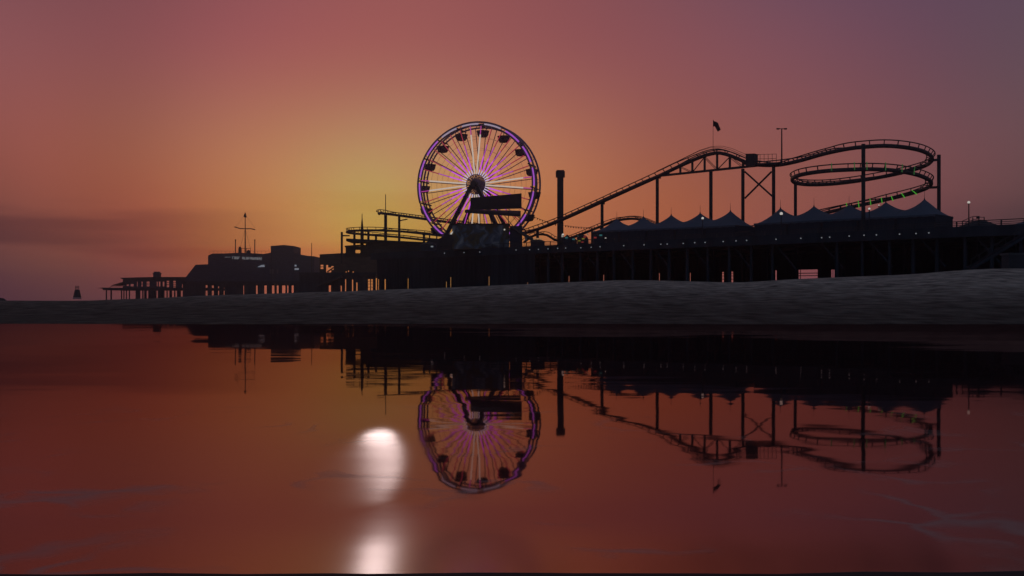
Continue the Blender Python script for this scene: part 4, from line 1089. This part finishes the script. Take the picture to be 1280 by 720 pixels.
m.add(vs2, fs2); tag(m.build("rock", ROCKM, smooth=True), "dark rounded rock low at the far left edge of the sea", "rock")

# ------------------------------------------------------------------ right end: rail kiosk, beach stair, hut
kq = on_pier(1221, 12, DECK)
kk = thing("hipped_kiosk", kq, "low hipped-roof kiosk with a railed rooftop lookout, right of the tents", "kiosk")
ky = kq.y; up_ = ky / F
m = MB(); m.box(kq, 40 * up_, 4.0, Z_(284.4, ky) - DECK, U); m.build("wall", WALL, kk)
zb = Z_(284.6, ky); zt = Z_(276.6, ky)
m = MB(); cx = V(kq.x, kq.y, 0)
def kp(dx, dn, z): return V(X_(1221 + dx, ky), ky + dn, z)
m.hexa([kp(-21, -2.2, zb), kp(21, -2.2, zb), kp(21, 2.2, zb), kp(-21, 2.2, zb), kp(-4, -.8, zt), kp(8, -.8, zt), kp(8, .8, zt), kp(-4, .8, zt)]); m.build("roof", ROOFM, kk)
m = MB()
for dx, y in ((-18, 276.4), (-9.5, 273.6), (-5, 271.6), (2.6, 271.2), (9.2, 272)): m.bar(kp(dx, 0, Z_(284, ky)), kp(dx, 0, Z_(y, ky)), .09)
for a, c in (((-18, 276.4), (-5, 270.6)), ((-5, 270.6), (3.4, 270.4)), ((3.4, 271.4), (9.6, 271.6)), ((-18, 280), (-5, 275)), ((-5, 274.5), (9.6, 275.4))): m.bar(kp(a[0], 0, Z_(a[1], ky)), kp(c[0], 0, Z_(c[1], ky)), .07)
m.box(kp(1.4, 0, Z_(273.4, ky)), .3, .3, .25); m.build("lookout_railing", STEEL, kk)
# stair from the deck down to the sand
stp = thing("beach_stair", at(1245, 330, 113), "long straight stair dropping from the pier to the sand at right", "stair")
m = MB(); a, c = at(1214, 336.5, 111.5), at(1290, 290.5, 109.0)
for off in (0, 1.4):
    m.bar(a + V(0, off, 0), c + V(0, off, 0), .08, .3)
m.build("stringer", TIMBER, stp)
m = MB()
for k in range(26): p_ = a.lerp(c, (k + .5) / 26); m.box(p_ + V(0, .7, 0), .3, 1.36, .05)
m.build("treads", TIMBER, stp)
m = MB()
for k in range(8): p_ = a.lerp(c, k / 7); m.bar(p_, p_ + V(0, 0, 1.0), .06)
m.bar(a + V(0, 0, 1.0), c + V(0, 0, 1.0), .08, .08); m.build("handrail", WHITEP if False else mat("galvanised rail", (.06, .06, .065), .5, .5), stp)
hq = at(1273, 334.6, 106); hz = hq.z - .3
ht = thing("beach_hut", V(hq.x, hq.y, hz), "low pale-fronted beach hut at the right edge under the stair", "hut")
m = MB(); m.box(V(hq.x, hq.y + .9, hz), 1.75, 1.6, Z_(318.4, 106) - hz); m.build("wall", mat("grey blue hut boards", (.06, .065, .08), .8, 0, .2, 2.0), ht)
m = MB(); m.box(V(hq.x, hq.y + .9, Z_(318.4, 106)), 2.0, 1.9, .18); m.build("roof", mat("pale hut roof", (.10, .105, .12), .7), ht)
m = MB(); m.box(V(hq.x - .35, hq.y + .08, hz), .5, .04, 1.05); m.build("door", STEEL, ht)

# ------------------------------------------------------------------ sea haze in the air
hb = MB(); hb.hexa([V(-905, -85, -2.6), V(905, -85, -2.6), V(905, 1205, -2.6), V(-905, 1205, -2.6), V(-905, -85, 38), V(905, -85, 38), V(905, 1205, 38), V(-905, 1205, 38)])
HZ = bpy.data.materials.new("sea haze"); HZ.use_nodes = True
t = HZ.node_tree; t.nodes.clear()
pv_ = t.nodes.new("ShaderNodeVolumePrincipled"); pv_.inputs['Density'].default_value = 0.00033
pv_.inputs['Color'].default_value = (0.82, 0.86, 1.0, 1); pv_.inputs['Anisotropy'].default_value = 0.85
ho = t.nodes.new("ShaderNodeOutputMaterial"); t.links.new(pv_.outputs[0], ho.inputs['Volume'])
hz_o = hb.build("haze", HZ); hz_o['kind'] = 'stuff'
